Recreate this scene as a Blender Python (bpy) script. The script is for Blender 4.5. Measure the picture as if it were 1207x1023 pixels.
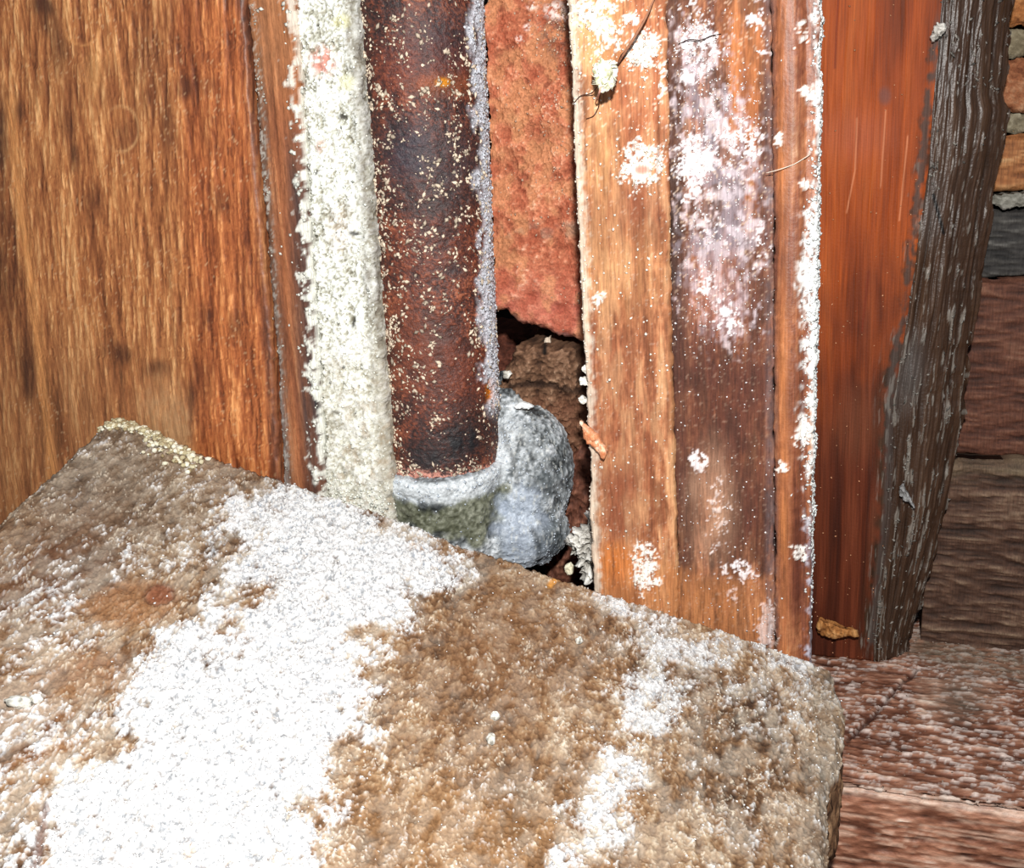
import bpy, math, random
import numpy as np
from mathutils import Matrix, Vector
random.seed(7); RNG = np.random.default_rng(7)
for o in list(bpy.data.objects): bpy.data.objects.remove(o)
scn = bpy.context.scene; COL = scn.collection

# ------------------------------------------------------------ camera, world, lights, exposure
F = 1200.0; CX, CY = 603.5, 511.5
up = np.array([-246.5, 4288.5, 1200.0]); up /= np.linalg.norm(up)
fw = np.array([0, 0, -1.0]); fw -= up*fw.dot(up); fw /= np.linalg.norm(fw)
rt = np.cross(fw, up)
M = np.stack([rt, fw, up], 1)            # world axes in camera coordinates
CAM = np.array([0.0, 0.0, 0.40])
mw = Matrix.Identity(4)
for i in range(3):
    for j in range(3): mw[i][j] = M.T[i, j]
    mw[i][3] = CAM[i]
cd = bpy.data.cameras.new('camera'); cam = bpy.data.objects.new('camera', cd); COL.objects.link(cam)
cam.matrix_world = mw; cd.sensor_width = 36; cd.lens = 36*F/1207; cd.clip_start = 0.005; cd.clip_end = 20
scn.camera = cam
w = bpy.data.worlds.new('world'); scn.world = w; w.use_nodes = True
w.node_tree.nodes['Background'].inputs[0].default_value = (0.80, 0.88, 1.0, 1)
w.node_tree.nodes['Background'].inputs[1].default_value = 0.22
def area(name, loc_cam, size, power, color, aim):
    l = bpy.data.lights.new(name, 'AREA'); l.shape = 'DISK'; l.size = size; l.energy = power; l.color = color
    o = bpy.data.objects.new(name, l); COL.objects.link(o)
    p = CAM + M.T @ np.array(loc_cam); o.location = p
    o.rotation_euler = (Vector(aim)-Vector(p)).to_track_quat('-Z', 'Y').to_euler()
area('flash_lamp', (0.005, 0.062, 0.02), 0.012, 1.40, (1.0, 0.985, 0.95), (0.0, 0.28, 0.34))
scn.view_settings.view_transform = 'Standard'; scn.view_settings.look = 'None'
scn.view_settings.exposure = 0.0; scn.view_settings.gamma = 1.0
scn.view_settings.use_curve_mapping = False

# ------------------------------------------------------------ helpers: projection, noise, colour
def proj(P):
    q = (P-CAM) @ M.T
    return CX+q[..., 0]/-q[..., 2]*F, CY-q[..., 1]/-q[..., 2]*F
def ray(px, py):
    px = np.asarray(px, float); py = np.asarray(py, float)
    c = np.stack([(px-CX)/F, -(py-CY)/F, -np.ones_like(px)], -1)
    return c @ M
def hit_plane(px, py, O, n):
    r = ray(px, py); k = ((O-CAM) @ n)/(r @ n)
    return CAM + r*k[..., None]
Z3 = np.array([0, 0, 1.0])
BEAM_Z = 0.24
bf = hit_plane([988, 1207], [927, 958], np.array([0, 0, BEAM_Z]), Z3)
WD = (bf[1]-bf[0]); WD[2] = 0; WD /= np.linalg.norm(WD)
WN = np.array([-WD[1], WD[0], 0])        # away from the camera
_B = CAM + ray(985, 790)*0.232/ray(985, 790)[1]
WO = _B.copy(); WO[2] = 0
def W(s, t, z):
    s, t, z = np.broadcast_arrays(np.asarray(s, float), np.asarray(t, float), np.asarray(z, float))
    return WO + s[..., None]*WD + t[..., None]*WN + z[..., None]*Z3
def hitw(px, py, t=0.0):                 # wall coordinates (s, z) on the plane t behind the wall line
    P = hit_plane(px, py, WO+WN*t, WN)
    return (P-WO) @ WD, P[..., 2]
TB = float((bf[0]-WO) @ WN)
bk = hit_plane([965, 1207], [746, 782], np.array([0, 0, BEAM_Z]), Z3)
TK = float((bk[0]*.62+bk[1]*.38-WO) @ WN)
def _h(ix, iy, iz, seed):
    with np.errstate(over='ignore'):
        h = (ix.astype(np.int64)*374761393 + iy.astype(np.int64)*668265263 + iz.astype(np.int64)*2147483647 + seed*974711) & 0xffffffff
        h = ((h ^ (h >> 13))*1274126177) & 0xffffffff
        h = ((h ^ (h >> 16))*2246822519) & 0xffffffff
    return ((h ^ (h >> 15)) & 0xffff)/65535.0
def vn2(x, y, seed=0):
    x, y = np.broadcast_arrays(x, y)
    ix = np.floor(x); iy = np.floor(y); fx = x-ix; fy = y-iy
    ix = ix.astype(np.int64); iy = iy.astype(np.int64); z = np.zeros_like(ix)
    u = fx*fx*(3-2*fx); v = fy*fy*(3-2*fy)
    a = _h(ix, iy, z, seed); b = _h(ix+1, iy, z, seed); c = _h(ix, iy+1, z, seed); d = _h(ix+1, iy+1, z, seed)
    return (a*(1-u)+b*u)*(1-v)+(c*(1-u)+d*u)*v
def vn3(x, y, z, seed=0):
    iz = np.floor(z); f = z-iz; f = f*f*(3-2*f); k = iz.astype(np.int64)*57
    return vn2(x+k*13.7, y+k*7.3, seed)*(1-f)+vn2(x+(k+57)*13.7, y+(k+57)*7.3, seed)*f
def fbm(x, y, o=4, seed=0, g=.5):        # 0..1, mean .5
    r = 0; a = 1; t = 0
    for i in range(o):
        r = r + a*vn2(x*2**i+i*17.3, y*2**i+i*9.1, seed+i); t += a; a *= g
    return np.clip((r/t-.5)*1.5+.5, 0, 1)
def fbm3(x, y, z, o=3, seed=0):
    r = 0; a = 1; t = 0
    for i in range(o):
        r = r + a*vn3(x*2**i+i*3.3, y*2**i, z*2**i, seed+i); t += a; a *= .5
    return np.clip((r/t-.5)*1.6+.5, 0, 1)
def C(r, g, b):
    c = np.array([r, g, b])/255.0
    return np.where(c <= .04045, c/12.92, ((c+.055)/1.055)**2.4)
def ss(a, b, x):
    t = np.clip((x-a)/(b-a), 0, 1); return t*t*(3-2*t)
def lay(col, c, m): return col*(1-m[..., None]) + np.asarray(c)*m[..., None]
def ramp(x, stops):
    xs = [s[0] for s in stops]; cs = np.array([C(*s[1]) for s in stops])
    return np.stack([np.interp(x, xs, cs[:, k]) for k in range(3)], -1)
def dim(col, k, sat=1.0):
    g_ = col.mean(-1, keepdims=True); return (g_+(col-g_)*sat)*k
def blob(px, py, cx, cy, rx, ry, rot=0, soft=.5):
    c, s = math.cos(math.radians(rot)), math.sin(math.radians(rot))
    dx, dy = px-cx, py-cy
    r = np.hypot((dx*c+dy*s)/rx, (-dx*s+dy*c)/ry)
    return 1-ss(1-soft, 1+soft, r)
def polyd(px, py, pts):                  # signed distance in px, positive inside
    d = np.full(px.shape, 1e9); ins = np.zeros(px.shape, bool); n = len(pts)
    for i in range(n):
        ax, ay = pts[i]; bx, by = pts[(i+1) % n]
        ex, ey = bx-ax, by-ay
        t = np.clip(((px-ax)*ex+(py-ay)*ey)/(ex*ex+ey*ey+1e-9), 0, 1)
        d = np.minimum(d, np.hypot(px-ax-t*ex, py-ay-t*ey))
        c = ((ay > py) != (by > py)) & (px < (bx-ax)*(py-ay)/(by-ay+1e-12)+ax)
        ins ^= c
    return np.where(ins, d, -d)
def lined(px, py, pts):                  # distance to an open polyline
    d = np.full(px.shape, 1e9)
    for (ax, ay), (bx, by) in zip(pts[:-1], pts[1:]):
        ex, ey = bx-ax, by-ay
        t = np.clip(((px-ax)*ex+(py-ay)*ey)/(ex*ex+ey*ey+1e-9), 0, 1)
        d = np.minimum(d, np.hypot(px-ax-t*ex, py-ay-t*ey))
    return d

# ------------------------------------------------------------ helpers: materials, meshes, tags
def material(name, rough=.7, spec=.3, scale=(900, 900, 900), amt=.35, bump=.25, bscale=1500, sheen=0, metal=0):
    m = bpy.data.materials.new(name); m.use_nodes = True; nt = m.node_tree; N = nt.nodes; L = nt.links
    b = N['Principled BSDF']; b.inputs['Roughness'].default_value = rough
    b.inputs['Specular IOR Level'].default_value = spec; b.inputs['Metallic'].default_value = metal
    at = N.new('ShaderNodeAttribute'); at.attribute_name = 'Col'
    tc = N.new('ShaderNodeTexCoord'); mp = N.new('ShaderNodeMapping'); mp.inputs['Scale'].default_value = scale
    nz = N.new('ShaderNodeTexNoise'); nz.inputs['Scale'].default_value = 1.0; nz.inputs['Detail'].default_value = 4
    mr = N.new('ShaderNodeMapRange'); mr.inputs[1].default_value = .3; mr.inputs[2].default_value = .7
    mr.inputs[3].default_value = 1-amt; mr.inputs[4].default_value = 1+amt
    mx = N.new('ShaderNodeMix'); mx.data_type = 'RGBA'; mx.blend_type = 'MULTIPLY'; mx.inputs[0].default_value = 1
    L.new(tc.outputs['Object'], mp.inputs[0]); L.new(mp.outputs[0], nz.inputs['Vector']); L.new(nz.outputs['Fac'], mr.inputs[0])
    L.new(at.outputs['Color'], mx.inputs[6]); L.new(mr.outputs[0], mx.inputs[7]); L.new(mx.outputs[2], b.inputs['Base Color'])
    n2 = N.new('ShaderNodeTexNoise'); n2.inputs['Scale'].default_value = bscale; n2.inputs['Detail'].default_value = 3
    bp = N.new('ShaderNodeBump'); bp.inputs['Strength'].default_value = bump; bp.inputs['Distance'].default_value = .0004
    L.new(tc.outputs['Object'], n2.inputs['Vector']); L.new(n2.outputs['Fac'], bp.inputs['Height']); L.new(bp.outputs[0], b.inputs['Normal'])
    return m
M_WOOD = material('varnished_wood', .5, .45, (2600, 2600, 120), .28, .25, 1600)
M_STUD = material('stud_wood', .62, .18, (2600, 2600, 90), .22, .2, 1500)
M_RAW = material('weathered_wood', .75, .3, (2200, 2200, 200), .30, .3, 1600)
M_SLAB = material('mouldy_rough_wood', .8, .3, (1500, 1500, 1500), .22, .5, 1500)
M_BEAM = material('ridged_timber', .5, .5, (400, 1500, 2600), .25, .3, 1500)
M_PLAS = material('lime_plaster', .9, .2, (2200, 2200, 2200), .16, .6, 1900)
M_IRON = material('rusted_iron', .55, .45, (2600, 2600, 2600), .4, .6, 2200)
M_LEAD = material('dull_lead', .5, .5, (1300, 1300, 1300), .25, .5, 1300)
M_BARK = material('dark_wane', .42, .5, (2000, 2000, 160), .25, .3, 1400)
M_CLAY = material('fired_clay', .85, .25, (1700, 1700, 1700), .28, .6, 1600)
M_MOULD = material('white_mould', .9, .2, (2500, 2500, 2500), .08, .4, 2500)

def mk(name, verts, faces, mat, parent=None, col=None, smooth=True):
    me = bpy.data.meshes.new(name)
    if isinstance(faces, tuple):          # (quads array, list of ngons)
        q, ng = faces
        nv = len(verts); nq = len(q)
        loops = [q.reshape(-1)]; starts = [np.arange(nq)*4]; tot = [np.full(nq, 4)]
        k = nq*4
        for g in ng:
            loops.append(np.array(g)); starts.append(np.array([k])); tot.append(np.array([len(g)])); k += len(g)
        loops = np.concatenate(loops); starts = np.concatenate(starts); tot = np.concatenate(tot)
        me.vertices.add(nv); me.vertices.foreach_set('co', np.asarray(verts, np.float32).reshape(-1))
        me.loops.add(len(loops)); me.loops.foreach_set('vertex_index', loops.astype(np.int32))
        me.polygons.add(len(starts)); me.polygons.foreach_set('loop_start', starts.astype(np.int32))
        try: me.polygons.foreach_set('loop_total', tot.astype(np.int32))
        except Exception: pass
        me.update(calc_edges=True); me.validate()
    else:
        me.from_pydata([tuple(v) for v in verts], [], faces); me.update()
    if col is not None:
        a = me.color_attributes.new('Col', 'FLOAT_COLOR', 'POINT')
        c = np.ones((len(verts), 4), np.float32); c[:, :3] = np.clip(col, 0, 1); a.data.foreach_set('color', c.reshape(-1))
    if smooth: me.polygons.foreach_set('use_smooth', np.ones(len(me.polygons), bool))
    me.materials.append(mat)
    o = bpy.data.objects.new(name, me); COL.objects.link(o)
    if parent is not None:
        o.parent = parent; o.matrix_parent_inverse = Matrix.Translation(-Vector(parent.location))
    return o
def thing(name, label, cat, loc=(0, 0, 0), group=None):
    o = bpy.data.objects.new(name, None); COL.objects.link(o); o.location = tuple(loc); o.empty_display_size = .01
    o['label'] = label; o['category'] = cat
    if group: o['group'] = group
    return o
def tag(o, label, cat, group=None):
    o['label'] = label; o['category'] = cat
    if group: o['group'] = group
    return o
def normals(P, closed):
    if closed:
        du = np.roll(P, -1, 1)-np.roll(P, 1, 1)
    else: du = np.gradient(P, axis=1)
    dv = np.gradient(P, axis=0)
    n = np.cross(du, dv); n /= np.linalg.norm(n, axis=-1, keepdims=True)+1e-15
    return n
def loft(name, P, col, mat, parent=None, closed=True, caps=True, flip=False):
    R, K = P.shape[:2]; idx = np.arange(R*K).reshape(R, K)
    if closed: nx = np.roll(idx, -1, 1)
    else: nx = idx[:, 1:]; 
    a = idx[:-1] if closed else idx[:-1, :-1]; b = nx[:-1]; c = nx[1:]; d = idx[1:] if closed else idx[1:, :-1]
    q = np.stack([a, b, c, d], -1).reshape(-1, 4)
    ng = []
    if closed and caps: ng = [list(idx[0][::-1]), list(idx[-1])]
    if flip: q = q[:, ::-1]; ng = [g[::-1] for g in ng]
    return mk(name, P.reshape(-1, 3), (q, ng), mat, parent, col.reshape(-1, 3))
# unit crumb: a low, rounded 12-face lump
def _ico():
    t = (1+5**.5)/2
    v = np.array([(-1, t, 0), (1, t, 0), (-1, -t, 0), (1, -t, 0), (0, -1, t), (0, 1, t), (0, -1, -t), (0, 1, -t), (t, 0, -1), (t, 0, 1), (-t, 0, -1), (-t, 0, 1)])/math.hypot(1, t)
    f = np.array([(0,11,5),(0,5,1),(0,1,7),(0,7,10),(0,10,11),(1,5,9),(5,11,4),(11,10,2),(10,7,6),(7,1,8),(3,9,4),(3,4,2),(3,2,6),(3,6,8),(3,8,9),(4,9,5),(2,4,11),(6,2,10),(8,6,7),(9,8,1)])
    return v, f
ICOV, ICOF = _ico()
OCTV = np.array([(1,0,0),(-1,0,0),(0,1,0),(0,-1,0),(0,0,1),(0,0,-1)], float)
OCTF = np.array([(0,2,4),(2,1,4),(1,3,4),(3,0,4),(2,0,5),(1,2,5),(3,1,5),(0,3,5)])
def crumbs(name, pts, nrm, size, cols, parent, mat=None, flat=.6, hi=False, stretch=1.6):
    """many tiny lumps on a surface, joined into one part marked as stuff"""
    V0, F0 = (ICOV, ICOF) if hi else (OCTV, OCTF)
    n = len(pts)
    r = RNG.normal(size=(n, 3)); t1 = np.cross(nrm, r); t1 /= np.linalg.norm(t1, axis=1, keepdims=True)+1e-12
    t2 = np.cross(nrm, t1)
    st = 1+RNG.random(n)*(stretch-1)
    jit = 1+(RNG.random((n, len(V0)))-.5)*.5
    V = V0[None]*jit[..., None]
    P = pts[:, None]+size[:, None, None]*(V[..., 0:1]*t1[:, None]*st[:, None, None]+V[..., 1:2]*t2[:, None]+V[..., 2:3]*nrm[:, None]*flat)
    Fc = (F0[None]+np.arange(n)[:, None, None]*len(V0)).reshape(-1, 3)
    me = bpy.data.meshes.new(name); me.vertices.add(n*len(V0)); me.vertices.foreach_set('co', P.astype(np.float32).reshape(-1))
    me.loops.add(Fc.size); me.loops.foreach_set('vertex_index', Fc.reshape(-1).astype(np.int32))
    me.polygons.add(len(Fc)); me.polygons.foreach_set('loop_start', (np.arange(len(Fc))*3).astype(np.int32))
    me.update(calc_edges=True); me.validate()
    a = me.color_attributes.new('Col', 'FLOAT_COLOR', 'POINT')
    c = np.ones((n, len(V0), 4), np.float32); c[..., :3] = cols[:, None]; a.data.foreach_set('color', c.reshape(-1))
    me.materials.append(mat or M_MOULD)
    o = bpy.data.objects.new(name, me); COL.objects.link(o); o.parent = parent
    o.matrix_parent_inverse = Matrix.Translation(-Vector(parent.location)); o['kind'] = 'stuff'
    return o
def pick(P, Nn, dens, n):
    """random surface points with probability by dens, screen area weighted by grid"""
    d = dens.reshape(-1).clip(0); d = d/d.sum()
    i = RNG.choice(len(d), n, p=d)
    p = P.reshape(-1, 3)[i].copy(); q = Nn.reshape(-1, 3)[i]
    p += RNG.normal(size=p.shape)*.00012
    return p, q
def frac(px, py): return (px > -40) & (px < 1247) & (py > -40) & (py < 1063)

def board(name, Lp, Rp, t, th, zlo, zhi, colf, mat, parent, step=.00045, edge=.0012, front=None, rt_side=0, lean=None):
    """upright board in the wall frame. Lp, Rp: outline points (px, py) of its left and right edges;
    colf(px, py, s, z, side) -> colour, relief (m). side: 0 front, -1 left, 1 right"""
    l = np.array(Lp, float); r = np.array(Rp, float)
    ls, lz = hitw(l[:, 0], l[:, 1], t); rs, rz = hitw(r[:, 0], r[:, 1], t)
    nz = int((zhi-zlo)/step)
    z = np.linspace(zlo, zhi, nz)
    def ip(zz, S):
        o = np.argsort(zz); zz = zz[o]; S = S[o]
        v = np.interp(z, zz, S)
        k = (S[1]-S[0])/(zz[1]-zz[0]+1e-12); v = np.where(z < zz[0], S[0]+k*(z-zz[0])*.5, v)
        k = (S[-1]-S[-2])/(zz[-1]-zz[-2]+1e-12); return np.where(z > zz[-1], S[-1]+k*(z-zz[-1])*.5, v)
    sl = ip(lz, ls); sr = ip(rz, rs)
    sl = sl+(fbm(z*420, z*0, 4, 11)-.5)*.0009; sr = sr+(fbm(z*420, z*0+5, 4, 12)-.5)*.0007
    w = np.mean(sr-sl); nc = max(6, int(w/step)); ns = max(4, int(th/step/1.3))
    u = np.linspace(0, 1, nc)
    S = sl[:, None]+(sr-sl)[:, None]*u
    dl = np.minimum(S-sl[:, None], sr[:, None]-S); dd = np.clip(edge-dl, 0, edge)
    T = t + edge-np.sqrt(np.clip(edge**2-dd**2, 0, None))
    if front is not None: T = T+front(u)[None, :]
    tL = np.linspace(t+th, T[:, 0].mean()+step, ns); tR = np.linspace(T[:, -1].mean()+step, t+th, ns)
    S = np.concatenate([np.repeat(sl[:, None], ns, 1), S, np.repeat(sr[:, None], ns, 1)], 1)
    T = np.concatenate([np.repeat(tL[None], nz, 0), T, np.repeat(tR[None], nz, 0)], 1)
    Zz = np.repeat(z[:, None], S.shape[1], 1)
    side = np.concatenate([-np.ones(ns), np.zeros(nc), np.ones(ns)])[None]*np.ones((nz, 1))
    P = W(S, T, Zz); N = normals(P, True)
    px, py = proj(P)
    col, disp = colf(px, py, S, Zz, side)
    disp = disp*np.where(np.abs(side) < .5, 1, .6)
    P2 = P+N*disp[..., None]
    o = loft(name, P2, col, mat, parent)
    return o, P2, N, px, py, side
def streaks(s, z, seed, ps=.00025, warp=.0012):
    s = s+(fbm(s/.012, z/.05, 2, seed+50)-.5)*warp*2
    a = fbm(s/ps/2.2, z/ps/70, 3, seed); b = fbm(s/ps/7, z/ps/160, 3, seed+3); c = fbm(s/ps/28, z/ps/120, 3, seed+6)
    return a, b, c

# ------------------------------------------------------------ the setting
def plain_box(name, lo, hi, color, kind='structure', mat=None, frame=True, div=1):
    """box in wall coordinates (s, t, z)"""
    v = [(s, t, z) for s in (lo[0], hi[0]) for t in (lo[1], hi[1]) for z in (lo[2], hi[2])]
    P = np.array([W(*p) for p in v])
    f = [(0, 1, 3, 2), (4, 6, 7, 5), (0, 4, 5, 1), (2, 3, 7, 6), (0, 2, 6, 4), (1, 5, 7, 3)]
    o = mk(name, P, f, mat or M_RAW, None, np.tile(C(*color), (8, 1)), smooth=False)
    if kind: o['kind'] = kind
    return o
plain_box('floor', (-.9, -.50, .16), (.5, .25, .17), (70, 52, 40))
plain_box('wall_back', (-.9, .16, .17), (.5, .17, .75), (38, 28, 22))

# ------------------------------------------------------------ left wall board
ZT = .60
def yz(py, px, t): return float(hitw(px, py, t)[1])
ZHI = .500
LB = thing('wall_board', 'wide orange-brown varnished board with vertical grain, left of the narrow strip', 'board', W(-.33, .006, .17))
def col_left(px, py, s, z, side):
    a, b, c = streaks(s, z, 1, .0003)
    a2 = fbm(px/1.1, py/22, 3, 7); a3 = fbm(px/2.2, py/55, 3, 8)
    v = .16*a+.16*b+.14*c+.26*a2+.28*a3
    col = ramp(v, [(0.24, (84, 42, 18)), (.40, (138, 76, 34)), (.5, (168, 100, 48)), (.60, (192, 124, 64)), (.76, (242, 180, 112))])
    red = ss(205, 235, px-(py-300)*.05)*ss(0, 60, py+40)
    col = lay(col, col*np.array([1.04, .78, .58]), red*.75)
    tan = ss(330, 480, py)*(1-ss(190, 230, px))
    col = lay(col, C(160, 106, 62), tan*.45*(.4+.9*b))
    n = fbm(px/14, py/26, 3, 31)
    for (x, y, rx, ry, r, k) in [(52,12,14,34,-20,.75),(68,55,12,30,-10,.5),(80,140,9,34,0,.5),(22,133,6,11,0,.7),(88,185,6,16,0,.7),(2,180,9,60,0,.85),(8,300,16,70,0,.5),
            (217,103,10,12,0,.8),(245,102,8,10,0,.6),(200,150,10,26,0,.4),(250,160,12,26,0,.35),(145,160,13,16,0,.35),(170,90,20,60,0,.3),
            (255,240,13,20,0,.55),(112,240,14,22,0,.4),(36,440,8,36,0,.6),(146,420,9,10,0,.7),(135,412,14,10,0,.4),(185,435,14,10,0,.6),(240,372,10,16,0,.5),(277,385,8,18,0,.55),
            (240,440,12,40,0,.3),(290,330,10,60,0,.25),(225,480,5,30,0,.6),(28,400,10,60,0,.4),(100,100,60,30,0,.2),(215,60,40,90,0,.2)]:
        m = blob(px, py, x, y, rx, ry, r, .7)*(.35+1.1*n)
        col = lay(col, C(66, 34, 22), np.clip(m*k, 0, .9))
    g = np.exp(-(lined(px, py, [(12,120),(22,230),(45,400),(62,560)])/6)**2)
    col = lay(col, C(225, 150, 76), g*.55*(.4+a))
    g = np.exp(-(lined(px, py, [(196,100),(198,300),(208,420),(222,520)])/3)**2)
    col = lay(col, C(90, 48, 24), g*.35)
    m = blob(px, py, 110, 85, 10, 24, 0, .7)*.35; col = lay(col, C(215, 150, 80), m)
    m = (blob(px, py, 190, 495, 26, 40, 0, .8)+blob(px, py, 210, 520, 14, 34, 0, .8))*(.3+fbm(px/3, py/6, 3, 71)); col = lay(col, C(176, 132, 88), np.clip(m*.75, 0, .8))
    r = np.hypot((px-142)/21, (py-152)/27); arc = np.exp(-((r-1)/.07)**2)*ss(-25, 10, px-142)
    col = lay(col, C(214, 160, 100), arc*.55)
    r = np.hypot((px-97)/20, (py-36)/17); arc = np.exp(-((r-1)/.08)**2)*ss(-5, 10, py-36)
    col = lay(col, C(220, 150, 80), arc*.5)
    w = ss(.88, .94, fbm(px/2.2, py/2.6, 2, 77))*ss(.45, .7, fbm(px/40, py/40, 2, 78))
    col = lay(col, C(220, 175, 125), w*.4)
    # grey dust at the seam
    e = ss(14, 2, np.abs(px-(290+py*.07))); col = lay(col, C(70, 52, 44), e*.5)
    disp = (a-.5)*.0002+(a3-.5)*.0004+(a2-.5)*.0002+(b-.5)*.0003+arc*.00015
    return dim(col, 1.06, .90), disp
o, P, N, px, py, sd = board('board_face', [(-330, -120), (-330, 700)], [(281, -30), (287, 0), (304, 230), (320, 420), (328, 560), (334, 640)], .003, .016, .17, ZHI,
      col_left, M_WOOD, LB, step=.00055)

# narrow strip between left board and plaster
NS = thing('wood_strip', 'narrow brown upright strip with grey dusty seam, between wide board and white mortar', 'strip', W(-.22, .006, .17))
def col_strip(px, py, s, z, side):
    a, b, c = streaks(s, z, 21, .0003)
    v = .4*a+.3*b+.3*c
    col = ramp(v, [(.1, (75, 40, 26)), (.4, (130, 76, 48)), (.6, (160, 98, 62)), (.9, (205, 145, 100))])
    x0 = 287+py*.073; w = px-x0
    sp = fbm(px/2.5, py/4, 3, 23)
    band = np.exp(-((w-10)/8)**2); col = lay(col, C(84, 72, 62), band*(.45+.6*sp)*ss(-20, 120, py))
    col = lay(col, C(200, 194, 184), ss(20, 6, w)*ss(.58, .72, sp)*.8)
    col = lay(col, C(176, 172, 168), ss(260, 520, py)*ss(16, 5, w)*(.35+.6*sp))
    re = (345+py*.062)-px
    pn_ = fbm(px/3, py/3, 3, 24)
    col = lay(col, C(74, 56, 52), ss(30, 10, re)*ss(110, 240, py)*.9*(.35+b))
    wm = ss(8, -1, re-(fbm(px/7, py/9, 4, 27)-.5)*34); col = lay(col, C(228, 228, 218), wm*.9)
    col = lay(col, C(170, 120, 80), ss(160, 40, py)*.35)
    return col, (a-.5)*.0003+wm*.0004+(sp-.5)*.0003
o, P, N, px, py, sd = board('strip_face', [(290, -30), (290, 0), (308, 230), (325, 420), (332, 560), (338, 640)], [(343, -30), (345, 0), (358, 230), (372, 420), (380, 575), (386, 640)], .0045, .014, .17, ZHI,
      col_strip, M_RAW, NS, step=.0005, edge=.002)
d = ss(20, 2, (345+py*.062)-px+(fbm(py/12, py*0, 2, 5)-.5)*16)*frac(px, py)*(sd > -1)
pt, nn = pick(P, N, d+.02*frac(px, py), 1500)
crumbs('mould_crust', pt, nn, RNG.uniform(.0002, .0007, 1500), np.tile(C(226, 226, 216), (1500, 1))*RNG.uniform(.7, 1, (1500, 1)), NS)
d = ss(12, 3, np.abs(px-(295+py*.073)))*frac(px, py)*(fbm(py/16, px*0, 2, 6) > .5)
pt, nn = pick(P, N, d, 350)
crumbs('dust_specks', pt, nn, RNG.uniform(.00015, .0005, 350), np.tile(C(190, 184, 172), (350, 1))*RNG.uniform(.6, 1, (350, 1)), NS)

# white mortar band
PL = thing('mortar_band', 'chalky white band of old mortar running down left of the rusty pipe', 'mortar', W(-.2, .008, .17))
def col_plas(px, py, s, z, side):
    a = fbm(px/2.0, py/2.0, 3, 41); b = fbm(px/9, py/14, 3, 42); c = fbm(px/40, py/60, 2, 43)
    v = .62*a+.38*b
    col = ramp(v, [(.15, (104, 98, 84)), (.34, (178, 176, 160)), (.5, (230, 232, 224)), (.62, (246, 248, 243)), (.9, (254, 255, 252))])
    col = lay(col, C(150, 140, 118), ss(.78, .9, fbm(px/3, py/3, 2, 44))*.7)
    col = lay(col, C(120, 112, 100), ss(16, 4, (414+py*.075)-px)*(.3+.8*fbm(px/5, py/14, 3, 45))*.8)
    m = blob(px, py, 381, 72, 15, 16, 20, .6)*ss(.3, .6, fbm(px/4, py/4, 3, 46)); col = lay(col, C(200, 110, 88), m*.8)
    m = blob(px, py, 378, 172, 5, 8, 20, .6)+blob(px, py, 400, 270, 14, 26, 0, .8)*.35; col = lay(col, C(176, 130, 104), np.clip(m, 0, 1)*.6)
    m = blob(px, py, 408, 98, 8, 9, 0, .7)+blob(px, py, 402, 25, 9, 8, 0, .7); col = lay(col, C(205, 200, 140), np.clip(m, 0, 1)*.6)
    for (x, y, rx, ry) in [(373, 203, 2.5, 3.5), (418, 275, 6, 2.5), (404, 137, 5, 4), (417, 380, 2.5, 6), (397, 486, 7, 2.2), (374, 30, 2, 2)]:
        col = lay(col, C(40, 36, 30), blob(px, py, x, y, rx, ry, 10, .5)*.9)
    col = lay(col, C(216, 208, 188), ss(340, 500, py)*.30)
    col = lay(col, C(160, 138, 112), ss(.60, .76, fbm(px/10, py/10, 4, 48))*ss(360, 520, py)*.45)
    col = lay(col, C(120, 108, 90), ss(.62, .8, fbm(px/14, py/5, 3, 47))*ss(380, 500, py)*.25)
    return col, (a-.5)*.0009+(b-.5)*.0011
o, P, N, px, py, sd = board('mortar_face', [(347.5, -30), (349, 0), (362, 230), (376, 420), (384, 575), (391, 660)], [(412, -30), (414, 0), (434, 230), (448, 420), (460, 575), (468, 660)], .0062, .016, .17, ZHI,
      col_plas, M_PLAS, PL, step=.00042, edge=.002)
pt, nn = pick(P, N, frac(px, py)*(sd < .5)*(1+7*ss(24, 0, np.abs(py-(490+(px-130)*.351))-6)), 3500)
crumbs('mortar_grains', pt, nn, RNG.uniform(.00012, .00045, 3500), C(236, 238, 228)*RNG.choice([.35, .75, 1, 1.05], (3500, 1), p=[.06, .2, .5, .24]), PL, M_PLAS)

# ------------------------------------------------------------ rusty pipe and its joint
TA = .026
def pixpt(px, py, t):
    s, z = hitw(px, py, t); return float(s), float(z)
s0, z0 = pixpt(523, 566, TA)[0], pixpt(521, 563, TA-.018)[1]; s1, z1 = pixpt(491, 0, TA)
s0, z0_ = pixpt(523, 566, TA); s1 = s0+(s1-s0)*(z1-z0)/(z1-z0_)
Pb = W(s0, TA, z0); Pt = W(s1, TA, z1)
q = M @ (Pb-CAM); RP = 68.0/F*(-q[2])*.985
zb = z0-.004
PIPE = thing('drain_pipe', 'rusted upright iron pipe set into a grey leaded joint behind the board', 'pipe', W(s0, TA, z0-.02))
nr = 560; nc = 250
zz = np.linspace(zb, ZHI, nr)[:, None]; th = np.linspace(0, 2*np.pi, nc, endpoint=False)[None, :]
k = (zz-z0)/(z1-z0); ax = Pb[None, None]*(1-k[..., None])+Pt[None, None]*k[..., None]
e1 = WD; e2 = WN
ca, sa = np.cos(th), np.sin(th)
vw = (CAM-Pb); vw[2] = 0; vw /= np.linalg.norm(vw); vr = np.cross(Z3, vw)   # facing the viewer / to its right
nrm = (vr[None, None]*ca[..., None]*1.0 + vw[None, None]*sa[..., None])*np.ones((nr, 1, 1))
aa = th*RP*np.ones((nr, 1))
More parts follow.
